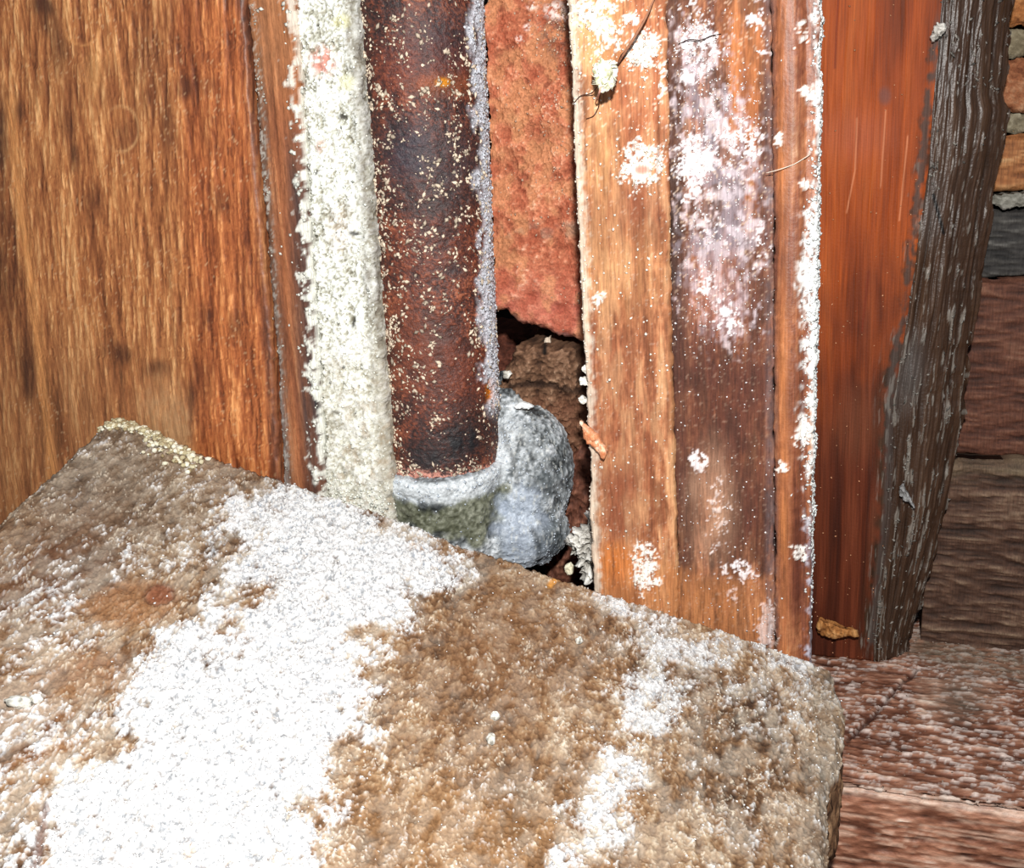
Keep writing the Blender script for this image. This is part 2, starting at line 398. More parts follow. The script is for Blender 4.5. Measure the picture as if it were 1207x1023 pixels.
pu = aa/.00029; pv = zz/.00029*np.ones((1, nc))
n1 = fbm(pu/1.5, pv/1.5, 2, 61); n2 = fbm(pu/10, pv/12, 4, 62); n3 = fbm(pu/40, pv/60, 3, 63)
P = ax+nrm*(RP+(n1-.5)[..., None]*.0004+(n2-.5)[..., None]*.00035)
px, py = proj(P)
v = .46*n1+.26*n2+.20*n3+.08*fbm(pu/1.3, pv/1.3, 2, 64)
col = ramp(v, [(.2, (24, 18, 18)), (.40, (58, 36, 34)), (.52, (86, 46, 36)), (.64, (122, 62, 42)), (.85, (176, 104, 72))])
nb = .4+1.0*n2
for (x, y, rx, ry, c, m) in [(530, 40, 60, 32, (50, 44, 50), .75), (500, 80, 60, 30, (112, 52, 40), .45), (520, 190, 70, 45, (58, 48, 52), .75), (480, 175, 24, 30, (52, 50, 62), .6), (530, 240, 60, 20, (52, 40, 40), .5),
        (520, 100, 30, 12, (170, 90, 40), .4), (520, 300, 50, 40, (98, 50, 40), .4), (536, 318, 14, 9, (44, 44, 48), .8), (518, 400, 12, 8, (56, 56, 58), .8), (490, 410, 46, 50, (124, 64, 42), .5), (540, 440, 40, 40, (108, 56, 42), .5),
        (545, 520, 38, 22, (26, 26, 30), .95), (505, 540, 30, 14, (30, 28, 32), .85), (565, 490, 22, 20, (40, 34, 34), .6), (424, 90, 8, 160, (40, 30, 30), .6)]:
    col = lay(col, C(*c), np.clip(blob(px, py, x, y, rx, ry, 0, .9)*m*nb, 0, 1))
col = dim(col, .85, .85)
col = lay(col, C(205, 120, 36), blob(px, py, 582, 462, 8, 17, 0, .5)*.95)
col = lay(col, C(196, 130, 50), blob(px, py, 522, 97, 8, 5, 0, .5)*.8)
rimd = (566-(np.abs(px-521)/68)**2*14)-py
col = lay(col, C(205, 150, 136), ss(13, 5, rimd)*ss(.35, .6, n1)*.85)
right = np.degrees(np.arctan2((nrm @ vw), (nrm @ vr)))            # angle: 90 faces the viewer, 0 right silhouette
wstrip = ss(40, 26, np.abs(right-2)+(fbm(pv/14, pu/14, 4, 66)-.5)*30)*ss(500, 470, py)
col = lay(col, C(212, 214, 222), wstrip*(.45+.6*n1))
left = ss(40, 10, np.abs(right-170)); col = lay(col, C(44, 32, 30), left*.75)  # left flank darkened in the colour, standing in for its shaded side
P = P+nrm*(wstrip*(.3+n1))[..., None]*.0007
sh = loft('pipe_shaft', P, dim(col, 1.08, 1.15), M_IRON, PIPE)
fr = frac(px, py)*((nrm @ vw) > -.1)
sp = fr*(.20+2.6*ss(30, 66, np.abs(right-92))*(right > 92)+1.5*ss(40, 10, rimd)*(rimd > 2)+.8*ss(.5, .75, fbm(pu/26, pv/40, 3, 68))+.9*ss(60, 88, right)*0+.6*blob(px, py, 545, 175, 40, 50)+.5*(blob(px, py, 470, 250, 40, 250)))*(1-.85*blob(px, py, 480, 190, 16, 40)-.8*blob(px, py, 520, 525, 60, 26))
pt, nn = pick(P, nrm, np.clip(sp*(.15+1.3*ss(.4, .65, fbm(pu/9, pv/12, 3, 69))), 0, None), 6500)
crumbs('lime_specks', pt, nn, RNG.uniform(.0001, .00048, 6500)*RNG.choice([.7, 1, 1.5], 6500), C(236, 216, 192)*RNG.uniform(.35, 1.0, (6500, 1)), PIPE, stretch=2.2)
pt, nn = pick(P, nrm, fr*wstrip, 1800)
crumbs('mould_crust', pt, nn, RNG.uniform(.00015, .00055, 1800), C(218, 222, 230)*RNG.uniform(.5, 1, (1800, 1)), PIPE)

# joint: socket + wiped bulb, merged by voxel remesh
def ell(center, ax3, rad, n=32):
    V = []; Fc = []
    for i in range(n+1):
        for j in range(n*2):
            a = math.pi*i/n; b = math.pi*j/n
            l = np.array([math.sin(a)*math.cos(b), math.sin(a)*math.sin(b), math.cos(a)])*rad
            V.append(center+ax3.T @ l)
    for i in range(n):
        for j in range(n*2):
            Fc.append((i*n*2+j, i*n*2+(j+1) % (n*2), (i+1)*n*2+(j+1) % (n*2), (i+1)*n*2+j))
    return V, Fc
def tube(center, prof, n=64, tilt=(0, 0)):
    V = []; Fc = []
    for (r, z) in prof:
        for j in range(n):
            a = 2*math.pi*j/n
            dx, dy = math.cos(a)*r, math.sin(a)*r
            V.append(center+vr*dx+vw*dy+Z3*(z+tilt[0]*dx+tilt[1]*dy))
    for i in range(len(prof)-1):
        for j in range(n): Fc.append((i*n+j, i*n+(j+1) % n, (i+1)*n+(j+1) % n, (i+1)*n+j))
    Fc.append(tuple(range(n))[::-1]); Fc.append(tuple(range((len(prof)-1)*n, len(prof)*n)))
    return V, Fc
parts = []
cz = np.array([Pb[0], Pb[1], z0-.0015])
parts.append(tube(cz, [(RP*.6, -.034), (RP*1.0, -.030), (RP*1.07, -.020), (RP*1.09, -.010), (RP*1.11, -.005), (RP*1.17, -.002), (RP*1.14, .0004), (RP*1.02, .001), (RP*.6, .001)], tilt=(.02, 0)))
uu = F/(-q[2])
def off(dx, dy, dt): return np.array([Pb[0], Pb[1], z0]) + vr*dx/uu - Z3*dy/uu - vw*dt/uu
tl = math.radians(-12); A3 = np.stack([vr*math.cos(tl)+Z3*math.sin(tl), vw, -vr*math.sin(tl)+Z3*math.cos(tl)])
parts.append(ell(off(92, 44, 30), A3, np.array([64, 76, 98])/uu))
parts.append(ell(off(70, -6, 50), A3, np.array([42, 52, 84])/uu))
parts.append(ell(off(78, 92, 5), A3, np.array([70, 60, 50])/uu))
V = []; Fc = []
for v_, f_ in parts:
    b_ = len(V); V += [tuple(x) for x in v_]; Fc += [tuple(i+b_ for i in g) for g in f_]
me = bpy.data.meshes.new('tmp'); me.from_pydata(V, [], Fc); tmp = bpy.data.objects.new('tmp', me); COL.objects.link(tmp)
md = tmp.modifiers.new('r', 'REMESH'); md.mode = 'VOXEL'; md.voxel_size = .00042
ms = tmp.modifiers.new('s', 'SMOOTH'); ms.iterations = 14; ms.factor = .6
dg = bpy.context.evaluated_depsgraph_get(); em = bpy.data.meshes.new_from_object(tmp.evaluated_get(dg))
n = len(em.vertices); co = np.zeros(n*3, np.float32); em.vertices.foreach_get('co', co); co = co.reshape(-1, 3).astype(float)
no = np.zeros(n*3, np.float32); em.vertices.foreach_get('normal', no); no = no.reshape(-1, 3).astype(float)
bpy.data.objects.remove(tmp)
px, py = proj(co)
g = co/.00029
a = fbm3(g[:, 0]/3, g[:, 1]/3, g[:, 2]/3, 3, 81); b = fbm3(g[:, 0]/14, g[:, 1]/14, g[:, 2]/14, 3, 82); c = fbm3(g[:, 0]/35, g[:, 1]/35, g[:, 2]/35, 2, 83)
v = np.clip(.5+(.36*a+.40*b+.24*c-.5)*1.35, 0, 1)
col = ramp(v, [(.2, (40, 46, 50)), (.40, (92, 100, 104)), (.52, (132, 142, 148)), (.64, (176, 186, 194)), (.82, (226, 234, 242))])
oliv = [(448, 584), (500, 600), (560, 590), (598, 574), (590, 610), (560, 640), (500, 626), (455, 606)]
col = dim(col, .95, .6)
m = ss(-7, 4, polyd(px, py, oliv)+(b-.5)*20)
col = lay(col, ramp(.6*a+.4*b, [(.1, (48, 50, 34)), (.5, (92, 94, 74)), (.9, (144, 146, 126))]), m*.95)
rim = lined(px, py, [(425, 575), (450, 566), (490, 580), (530, 582), (570, 570), (592, 545), (600, 505)])
m = ss(15, 7, rim+(a-.5)*12); col = lay(col, C(222, 228, 232), m*(.55+.5*a))
m = ss(40, 12, lined(px, py, [(612, 600), (622, 655)])+(b-.5)*26); col = lay(col, C(196, 208, 226), m*.6)
m = ss(5, 1, lined(px, py, [(592, 505), (604, 540), (610, 570)])); col = lay(col, C(90, 92, 92), m*.6)
m = ss(5, 1, lined(px, py, [(628, 625), (636, 645), (634, 662)])); col = lay(col, C(30, 30, 32), m*.7)
m = ss(8, 2, lined(px, py, [(600, 490), (640, 540), (668, 590), (668, 630)])); col = lay(col, C(186, 192, 196), m*.5*(.4+a))
m = blob(px, py, 650, 640, 18, 26, 0, .7)+blob(px, py, 640, 560, 24, 26, 0, .8)*ss(.4, .6, b); col = lay(col, C(78, 86, 90), np.clip(m*.65, 0, 1))
m = ss(.75, .85, fbm3(g[:, 0]/2, g[:, 1]/2, g[:, 2]/9, 2, 88))*(px > 600); col = lay(col, C(206, 208, 204), m*.5)
col = lay(col, C(222, 228, 230), ss(462, 446, px+(a-.5)*20)*.9)
co2 = co+no*((a-.5)*.0005+(b-.5)*.0013)[:, None]
em.vertices.foreach_set('co', co2.astype(np.float32).reshape(-1))
at = em.color_attributes.new('Col', 'FLOAT_COLOR', 'POINT'); cc = np.ones((n, 4), np.float32); cc[:, :3] = np.clip(col, 0, 1); at.data.foreach_set('color', cc.reshape(-1))
em.materials.clear(); em.materials.append(M_LEAD); em.polygons.foreach_set('use_smooth', np.ones(len(em.polygons), bool))
jo = bpy.data.objects.new('leaded_joint', em); COL.objects.link(jo); jo.parent = PIPE; jo.matrix_parent_inverse = Matrix.Translation(-PIPE.location)
jo['label'] = 'bulging grey leaded joint with white rim and olive band'
d = frac(px, py)*(.12+1.5*ss(18, 6, rim)+.8*ss(50, 20, lined(px, py, [(600, 520), (650, 590), (620, 650)])))*((no @ vw) > 0)
pt, nn = pick(co2, no, d, 1100)
crumbs('mould_crust', pt, nn, RNG.uniform(.0001, .0004, 1100), C(214, 224, 236)*RNG.uniform(.4, 1, (1100, 1)), PIPE)

# ------------------------------------------------------------ lumps with a traced outline and real depth
def lump(name, pts, t, depth, colf, mat, parent=None, nr=60, na=260, round_=.15, zsc=1.0, tilt=(0, 0), rough=.0006, label=None, fit=.55):
    """solid piece: outline at distance t behind the wall line, rounded front rim, flat back 'depth' behind"""
    pts = np.array(pts, float); n = len(pts)
    L = np.r_[0, np.cumsum(np.hypot(*(np.roll(pts, -1, 0)-pts).T))]
    u = np.linspace(0, L[-1], na, endpoint=False)
    q_ = np.vstack([pts, pts[:1]])
    ox = np.interp(u, L, q_[:, 0]); oy = np.interp(u, L, q_[:, 1])
    ox += (fbm(u/9, u*0, 3, int(pts[0, 0]))-.5)*3; oy += (fbm(u/9, u*0+9, 3, int(pts[0, 0])+3)-.5)*3
    cx, cy = ox.mean(), oy.mean()
    os_, oz = hitw(ox, oy, t); cs, cz_ = hitw(cx, cy, t)
    rr = np.linspace(0.02, 1, nr)[:, None]
    S = cs+(os_-cs)[None]*rr; Z = cz_+(oz-cz_)[None]*rr
    k = np.clip((rr-(1-round_))/round_, 0, 1)
    T = t+(1-np.sqrt(1-k*k*.98))*depth*.25 + (S-cs)*tilt[0]+(Z-cz_)*tilt[1]
    kb = np.linspace(.3, 1, 6)[:, None]
    Sb = np.repeat(os_[None], 6, 0); Zb = np.repeat(oz[None], 6, 0); Tb = T[-1:]+kb*(depth-.25*depth)
    Sc = cs+(os_-cs)[None]*np.array([[.5], [.02]]); Zc = cz_+(oz-cz_)[None]*np.array([[.5], [.02]]); Tc = np.repeat(Tb[-1:], 2, 0)
    S = np.vstack([S, Sb, Sc]); Z = np.vstack([Z, Zb, Zc]); T = np.vstack([T, Tb, Tc])
    P = W(S, T, Z); N = -normals(P, True)
    # make sure front normals face the viewer
    if (N[nr//2, 0] @ (CAM-P[nr//2, 0])) < 0: N = -N; fl = False
    else: fl = True
    px, py = proj(P)
    col, disp = colf(px, py, S, Z)
    P = P+N*disp[..., None]
    o = loft(name, P, col, mat, parent, flip=fl)
    if parent is None: pass
    if label: o['label'] = label
    return o, P, N, px, py
def simple_col(stops, f=(2.5, 12), amp=.0006, seed=5, extra=None):
    def g(px, py, s, z):
        a = fbm(px/f[0], py/f[0], 3, seed); b = fbm(px/f[1], py/f[1], 3, seed+4)
        col = ramp(.55*a+.45*b, stops)
        if extra: col = extra(col, px, py, a, b)
        return col, (a-.5)*amp+(b-.5)*amp*2
    return g

# red clay brick seen behind pipe
def ex_brick(col, px, py, a, b):
    col = lay(col, C(184, 102, 90), ss(290, 370, py)*.5)
    m = ss(14, 4, np.abs(py-272+(px-640)*.03))*ss(.35, .6, b); col = lay(col, C(142, 116, 100), m*.7)
    v5 = fbm(px/18, py/22, 4, 95); col = lay(col, C(196, 140, 98), ss(.5, .72, v5)*.5); col = lay(col, C(150, 70, 48), ss(.48, .28, v5)*.5)
    m = blob(px, py, 606, 145, 12, 14)*.6+blob(px, py, 645, 155, 22, 12)*.6+blob(px, py, 600, 190, 20, 16)*.4; col = lay(col, C(176, 132, 92), np.clip(m, 0, 1)*b)
    m = blob(px, py, 655, 30, 20, 40)*ss(.45, .6, a); col = lay(col, C(90, 66, 60), m*.7)
    m = ss(12, 3, lined(px, py, [(585, 372), (600, 380), (640, 396), (690, 408)])); col = lay(col, C(158, 138, 138), m*.8)
    for (x, y, r) in [(627, 7, 6), (655, 12, 12), (668, 20, 6), (622, 32, 5), (612, 45, 4)]:
        col = lay(col, C(236, 214, 206), blob(px, py, x, y, r, r*.8)*ss(.35, .55, a)*.9)
    return col
o, P, N, px, py = lump('clay_brick', [(566, -120), (692, -120), (692, 200), (691, 406), (664, 402), (640, 393), (612, 383), (594, 374), (580, 366)], .040, .03,
     simple_col([(.1, (116, 62, 44)), (.35, (158, 92, 66)), (.55, (184, 110, 80)), (.75, (206, 136, 104)), (.92, (240, 190, 160))], (3, 14), .0008, 91, ex_brick), M_CLAY, nr=150, na=420, round_=.06)
tag(o, 'orange-red clay brick with ragged lower edge, behind the pipe and right-hand board', 'brick')
BR = o
pt, nn = pick(P, N, frac(px, py)*(.05+1.5*blob(px, py, 650, 15, 24, 30)+.3*ss(.6, .8, fbm(px/30, py/30, 2, 3))), 500)
crumbs('dust_specks', pt, nn, RNG.uniform(.0001, .0004, 500), C(230, 196, 170)*RNG.uniform(.4, 1, (500, 1)), BR)
# brown rubble stone and darker pieces in the cavity
def ex_stone(col, px, py, a, b):
    m = ss(5, 1, lined(px, py, [(602, 455), (625, 452), (650, 454), (682, 462)])+(b-.5)*7); col = lay(col, C(48, 32, 24), m*.8)
    m = ss(4, 1, lined(px, py, [(643, 396), (642, 415)])); col = lay(col, C(20, 14, 10), m)
    col = lay(col, C(130, 84, 62), ss(460, 480, py)*.4)
    m = ss(4, 1, lined(px, py, [(688, 520), (676, 548), (668, 570)])); col = lay(col, C(60, 38, 28), m*.7)
    return col
o, P, N, px, py = lump('rubble_stone', [(621, 398), (640, 401), (662, 404), (683, 406), (688, 430), (690, 470), (689, 520), (677, 552), (666, 590), (650, 640), (590, 640), (570, 560), (575, 480), (598, 440), (610, 415)], .047, .028,
     simple_col([(.1, (44, 28, 20)), (.35, (84, 58, 42)), (.55, (110, 80, 60)), (.75, (134, 102, 80)), (.92, (172, 140, 114))], (3, 13), .0010, 101, ex_stone), M_CLAY, nr=110, na=300, round_=.12, tilt=(.1, -.35))
tag(o, 'lumpy dull brown stone in the dark gap below the red brick', 'stone')
o, P, N, px, py = lump('timber_offcut', [(640, 560), (690, 520), (705, 530), (708, 640), (705, 720), (640, 730), (636, 640)], .052, .02,
     simple_col([(.1, (54, 30, 22)), (.4, (92, 54, 40)), (.6, (114, 70, 54)), (.9, (150, 102, 80))], (3, 10), .0008, 111), M_RAW, nr=60, na=160, tilt=(.1, -.2))
tag(o, 'dark reddish timber offcut deep in the gap, right of the leaded joint', 'timber')
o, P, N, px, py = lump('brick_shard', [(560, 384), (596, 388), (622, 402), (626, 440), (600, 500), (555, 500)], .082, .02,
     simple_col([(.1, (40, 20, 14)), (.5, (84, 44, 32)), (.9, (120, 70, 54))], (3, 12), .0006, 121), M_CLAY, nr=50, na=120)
tag(o, 'dark red shard in deep shade under the brick, just right of the pipe', 'shard')

# ------------------------------------------------------------ moulded board right of the pipe
RB = thing('moulded_board', 'pale stripped board with sunken middle, rounded bead and white mouldy edge', 'board', W(-.02, .008, .17))
def base_right(px, py, s, z, seed, stops):
    a, b, c = streaks(s, z, seed, .00021)
    return dim(ramp(.22*a+.26*b+.26*c+.26*fbm(px/2.2, py/7, 3, seed+9), stops), .78, .95), a, b, c
def spots(col, px, py, lst, seed, c=(246, 240, 232)):
    n = fbm(px/2.6, py/2.6, 3, seed); M_ = np.zeros(px.shape)
    for (x, y, rx, ry, k) in lst:
        n2_ = fbm(px/7, py/7, 3, seed+40); m = ss(.42, .58, blob(px, py, x, y, rx, ry, 0, .9)*.62*k+(.55*n+.45*n2_-.5)*1.15)*ss(.02, .1, blob(px, py, x, y, rx*1.3, ry*1.3, 0, .6)); M_ = np.maximum(M_, m)
    return lay(col, C(*c), M_*.92), M_
def col_fillet(px, py, s, z, side):
    col, a, b, c = base_right(px, py, s, z, 201, [(.15, (100, 52, 30)), (.36, (162, 94, 58)), (.52, (200, 130, 86)), (.68, (224, 162, 114)), (.88, (250, 208, 162))])
    n = fbm(px/16, py/30, 3, 203)
    br = fbm(px/13, py/55, 4, 208); col = lay(col, C(112, 64, 40), ss(.50, .72, br)*.6); col = lay(col, C(216, 176, 130), ss(.5, .3, br)*.3)
    for (x, y, rx, ry, k) in [(752, 95, 26, 60, .0), (735, 245, 30, 50, .45), (715, 400, 26, 80, .35), (720, 590, 26, 60, .55), (745, 520, 30, 60, .3), (705, 500, 10, 60, .55), (762, 250, 18, 50, .5), (715, 260, 22, 40, .5), (740, 600, 20, 60, .45), (700, 620, 10, 40, .5), (745, 330, 14, 40, .3)]:
        col = lay(col, C(128, 70, 46), np.clip(blob(px, py, x, y, rx, ry, 0, .8)*k*(.4+1.2*n), 0, .9))
    col = lay(col, C(170, 96, 62), blob(px, py, 755, 60, 40, 110, 0, .8)*.5)
    col = lay(col, C(214, 160, 104), (blob(px, py, 706, 30, 26, 50, 0, .8)+.5*blob(px, py, 710, 190, 20, 70, 0, .8)+.4*blob(px, py, 720, 320, 60, 50, 0, .8))*.6*(.4+a))
    m = ss(4, 24, px-(768+py*.018))*(.3+fbm(px/3, py/8, 3, 204)); col = lay(col, C(196, 150, 104), np.clip(m*.45, 0, .8)*ss(330, 420, py))
    m = ss(-6, 10, py-(640+(px-700)*.20)+(n-.5)*20); m = ss(-14, 16, py-(642+(px-700)*.20)+(n-.5)*40); col = lay(col, C(178, 112, 62), m*.6*(.5+.8*b))
    m = blob(px, py, 726, 664, 24, 20, 0, .8)*(.3+n); col = lay(col, C(190, 106, 42), np.clip(m*.6, 0, .8))
    # dusty left arris
    e = px-(672+py*.042); m = ss(13, 2, e+(fbm(px/4, py/6, 3, 205)-.5)*10); col = lay(col, C(214, 202, 184), m*.75)
    col, w = spots(col, px, py, [(705, 12, 26, 30, 1.1), (712, 35, 20, 30, 1.0), (742, 22, 10, 10, 1.1), (758, 62, 20, 22, 1.25), (757, 196, 27, 27, 1.2), (706, 348, 9, 12, .9), (760, 670, 16, 30, 1.0), (777, 685, 8, 8, 1), (780, 100, 6, 40, .8)], 206)
    col = lay(col, C(176, 100, 70), blob(px, py, 757, 200, 9, 6, 0, .5)*.8)
    tiny = ss(.86, .95, fbm(px/2.4, py/2.4, 2, 207))*(.2+.65*ss(260, 60, py)); col = lay(col, C(244, 224, 200), tiny*.7)
    # splits
    for l in [[(689, 120), (691, 200)], [(722, 640), (724, 690)], [(776, 120), (776, 260)]]:
        col = lay(col, C(80, 44, 28), ss(1.8, .5, lined(px, py, l))*.6)
    return col, (a-.5)*.0002+(b-.5)*.0003+w*.0004
fl, P1, N1, px1, py1, sd1 = board('board_fillet', [(667, -30), (669, 0), (677, 200), (686, 380), (694, 520), (696, 560), (694, 610), (700, 690), (702, 760)], [(783, -30), (784, 0), (788, 200), (791, 400), (798, 640), (800, 800)], .0018, .012, .24, ZHI,
      col_fillet, M_RAW, RB, step=.00042, edge=.0010)
def col_field(px, py, s, z, side):
    col, a, b, c = base_right(px, py, s, z, 211, [(.15, (48, 26, 18)), (.36, (104, 56, 36)), (.52, (146, 86, 56)), (.68, (188, 124, 84)), (.88, (226, 168, 120))])
    n = fbm(px/18, py/34, 3, 213)
    m = blob(px, py, 878, 90, 30, 110, 0, .8); col = lay(col, C(178, 106, 56), m*.6*(.5+b))
    e = px-(787+py*.014); m = ss(26, 8, e); col = lay(col, C(56, 38, 32), m*.85*(.5+.7*n))
    for (x, y, rx, ry, k) in [(880, 300, 24, 120, .4), (808, 60, 14, 80, .4), (880, 510, 28, 90, .55), (815, 500, 18, 130, .55), (835, 490, 40, 60, .3), (800, 600, 16, 60, .6), (872, 620, 28, 44, .65), (830, 720, 10, 10, 0), (890, 410, 14, 90, .6), (830, 450, 34, 60, .45), (865, 560, 30, 50, .6), (880, 90, 8, 60, .4), (900, 250, 8, 120, .5)]:
        col = lay(col, C(82, 44, 34), np.clip(blob(px, py, x, y, rx, ry, 0, .8)*k*(.4+1.2*n), 0, .9))
    br = fbm(px/12, py/50, 4, 218); col = lay(col, C(66, 38, 28), ss(.50, .72, br)*.6)
    # greyish white bloom
    pn_ = fbm(px/5, py/8, 4, 214)
    poly = [(800, 20), (840, 30), (856, 80), (868, 130), (892, 160), (900, 230), (905, 300), (880, 330), (878, 400), (850, 412), (815, 360), (800, 300), (806, 230), (796, 150)]
    d = polyd(px, py, poly); m = ss(-12, 26, d+(pn_-.5)*66); mm_ = fbm(px/9, py/12, 4, 219); col = lay(col, C(206, 188, 190), m*np.clip(.10+.95*ss(.38, .68, mm_), 0, .8))
    col = lay(col, C(150, 146, 160), m*ss(.5, .7, fbm(px/22, py/26, 3, 220))*.35)
    col = lay(col, C(160, 106, 92), blob(px, py, 845, 350, 34, 44, 0, .7)*.4)
    col, w = spots(col, px, py, [(826, 52, 26, 32, .85), (812, 92, 10, 10, 1.0), (858, 165, 34, 40, .62), (818, 192, 22, 30, 1.25), (884, 170, 14, 20, .8), (822, 228, 22, 14, .8), (845, 268, 36, 20, .5), (893, 290, 12, 30, .6), (856, 372, 20, 22, .75), (830, 335, 16, 16, .9), (822, 545, 11, 14, 1.0), (846, 610, 13, 44, .7), (870, 672, 30, 14, .8), (905, 740, 12, 30, 1.3), (862, 700, 8, 12, 1), (885, 22, 7, 7, 1.3), (905, 60, 8, 8, 1), (895, 20, 8, 24, .7), (812, 8, 16, 10, .6)], 216, (238, 230, 232))
    m = ss(18, 50, py-(660+(px-800)*.2)+(n-.5)*30+20); col = lay(col, C(182, 118, 70), m*.62*(.4+.8*a))
    col = lay(col, C(204, 160, 130), blob(px, py, 838, 595, 24, 60, 0, .8)*.5*(.3+n))
    tiny = ss(.84, .94, fbm(px/2.4, py/2.4, 2, 217)); col = lay(col, C(220, 190, 165), tiny*.45*(.3+.7*ss(420, 300, py)))
    col = lay(col, C(92, 84, 88), ss(12, 4, (910+py*.001)-px)*.5*(.3+pn_))
    return col, (a-.5)*.0002+(b-.5)*.0003+w*.0004
fi, P2, N2, px2, py2, sd2 = board('board_field', [(783, -30), (784, 0), (788, 200), (791, 400), (798, 640), (800, 800)], [(909, -30), (909, 0), (912, 300), (912, 500), (914, 760), (914, 800)], .0032, .0106, .24, ZHI,
      col_field, M_RAW, RB, step=.00042, edge=.0003)
def col_bead(px, py, s, z, side):
    col, a, b, c = base_right(px, py, s, z, 221, [(.15, (76, 38, 24)), (.36, (126, 68, 42)), (.52, (162, 94, 58)), (.68, (194, 124, 80)), (.88, (232, 176, 126))])
    n = fbm(px/14, py/34, 3, 223)
    xr = 972-py*.013
    col = lay(col, C(196, 122, 68), np.exp(-((px-(922+py*.005))/7)**2)*.55*(.4+n)*(.5+.5*ss(0, 300, py)))  # orange highlight along the bead's crown, painted into the colour
    col = lay(col, C(84, 76, 80), ss(12, 3, px-905-py*.006)*.7*(.2+fbm(px/4, py/12, 3, 224)))
    for (x, y, rx, ry, k) in [(930, 300, 18, 60, .8), (938, 60, 14, 80, .5), (938, 150, 12, 60, .5), (938, 700, 14, 60, .6), (940, 470, 14, 60, .6), (940, 590, 12, 50, .5)]:
        col = lay(col, C(96, 50, 36), np.clip(blob(px, py, x, y, rx, ry, 0, .8)*k*(.4+1.2*n), 0, .9))
    pn_ = fbm(px/3, py/4, 3, 225); edge = xr-px
    wn = 17*ss(170, 360, py)*ss(640, 300, py)+17
    m = ss(wn, wn-12, edge+(fbm(px/7, py/12, 3, 226)-.35)*26); m = np.maximum(m, side*.9*(side > 0))
    grey = ss(560, 640, py)
    wc = C(232, 234, 232)*(1-grey[..., None])+C(180, 174, 186)*grey[..., None]
    mm = m*ss(.12, .45, pn_+.12*(side > 0)+.3*ss(12, 4, edge))
    col = col*(1-mm[..., None])+wc*mm[..., None]
    col, w = spots(col, px, py, [(949, 107, 6, 6, 1.4), (949, 218, 6, 6, 1.4), (918, 165, 4, 12, 1.2), (925, 550, 10, 8, 1), (944, 650, 10, 10, 1), (905, 740, 10, 36, 1.2), (950, 508, 14, 20, 1.1), (945, 40, 8, 20, .8)], 227)
    return col, (a-.5)*.0002+(b-.5)*.0002+mm*.0005*pn_+w*.0004
def bead_prof(u):
    return -.0022*np.sqrt(np.clip(1-((u-.36)/.36)**2, 0, 1))*(u < .72)
be, P3, N3, px3, py3, sd3 = board('board_bead', [(909, -30), (909, 0), (912, 300), (912, 500), (914, 760), (914, 800)], [(966, -30), (966, 0), (963, 300), (958, 500), (954, 790), (954, 830)], .0030, .0085, .24, ZHI,
      col_bead, M_WOOD, RB, step=.00040, edge=.0006, front=bead_prof)
# mould crust as real crumbs
e = (970-py3*.013)-px3
d = frac(px3, py3)*(ss(20, 2, e)+1.3*ss(26, 10, e)*blob(px3, py3, 950, 330, 30, 90)+.8*ss(26, 10, e)*blob(px3, py3, 950, 510, 30, 60)+.9*(sd3 > 0))*ss(760, 600, py3)+.004
pt, nn = pick(P3, N3, d, 3800)
crumbs('mould_crust', pt, nn, RNG.uniform(.00012, .00050, 3800), C(236, 238, 236)*RNG.uniform(.6, 1, (3800, 1)), RB)
d = frac(px2, py2)*(.08+1.0*blob(px2, py2, 822, 55, 30, 40)+.7*blob(px2, py2, 850, 150, 50, 60)+1.2*blob(px2, py2, 818, 192, 20, 28)+.3*blob(px2, py2, 850, 320, 60, 90)+.5*blob(px2, py2, 905, 740, 10, 40))
pt, nn = pick(P2, N2, d, 2200)
crumbs('mould_crust', pt, nn, RNG.uniform(.0001, .0003, 2200), C(240, 234, 234)*RNG.uniform(.6, 1, (2200, 1)), RB)
d = frac(px1, py1)*(.10+1.6*blob(px1, py1, 758, 62, 18, 22)+1.8*(blob(px1, py1, 757, 196, 27, 27)-blob(px1, py1, 757, 200, 11, 8)).clip(0)+.7*blob(px1, py1, 708, 20, 26, 40)+.9*ss(7, 1, px1-(671+py1*.042))*(py1 < 640)+.9*blob(px1, py1, 760, 670, 12, 26)+.25*ss(250, 0, py1))
pt, nn = pick(P1, N1, d, 1900)
crumbs('mould_crust', pt, nn, RNG.uniform(.0001, .00042, 1900), C(244, 236, 222)*RNG.uniform(.65, 1, (1900, 1)), RB)

# ------------------------------------------------------------ orange stud with dark waney side
ST = thing('wall_stud', 'orange-red timber stud with a dark brown waney corner, right of the moulded board', 'stud')
zs = np.linspace(BEAM_Z, ZHI, 520)
TS = TK-.013
def sline(pts, t):
    p = np.array(pts, float); s_, z_ = hitw(p[:, 0], p[:, 1], t); o_ = np.argsort(z_); s_, z_ = s_[o_], z_[o_]
    v = np.interp(zs, z_, s_); return v
sL = sline([(925, -60), (925, 0), (925, 400), (925, 790)], TS)
sM = sline([(1118, -60), (1110, 0), (1092, 200), (1068, 370), (1052, 470), (1046, 600), (1030, 756)], TS)
TO = TS+.010
sR = sline([(1203, -60), (1197, 0), (1186, 110), (1189, 130), (1172, 230), (1156, 330), (1134, 500), (1106, 640), (1072, 758)], TO)
sRs = sR.copy(); sR = sR+(fbm(zs*160, zs*0, 4, 301)-.5)*.0016
nf, nw, nb_ = 190, 110, 8
f_ = np.linspace(0, 1, nf)[None]; wv = np.linspace(0, 1, nw+1)[None, 1:]
S = np.concatenate([sL[:, None]+(sM-sL)[:, None]*f_, sM[:, None]+(sR-sM)[:, None]*wv, np.repeat(sR[:, None], nb_, 1), sL[:, None]+(sR-sL)[:, None]*np.linspace(1, 0, nb_)[None]], 1)
bulge = np.sin(wv*np.pi)*.0022
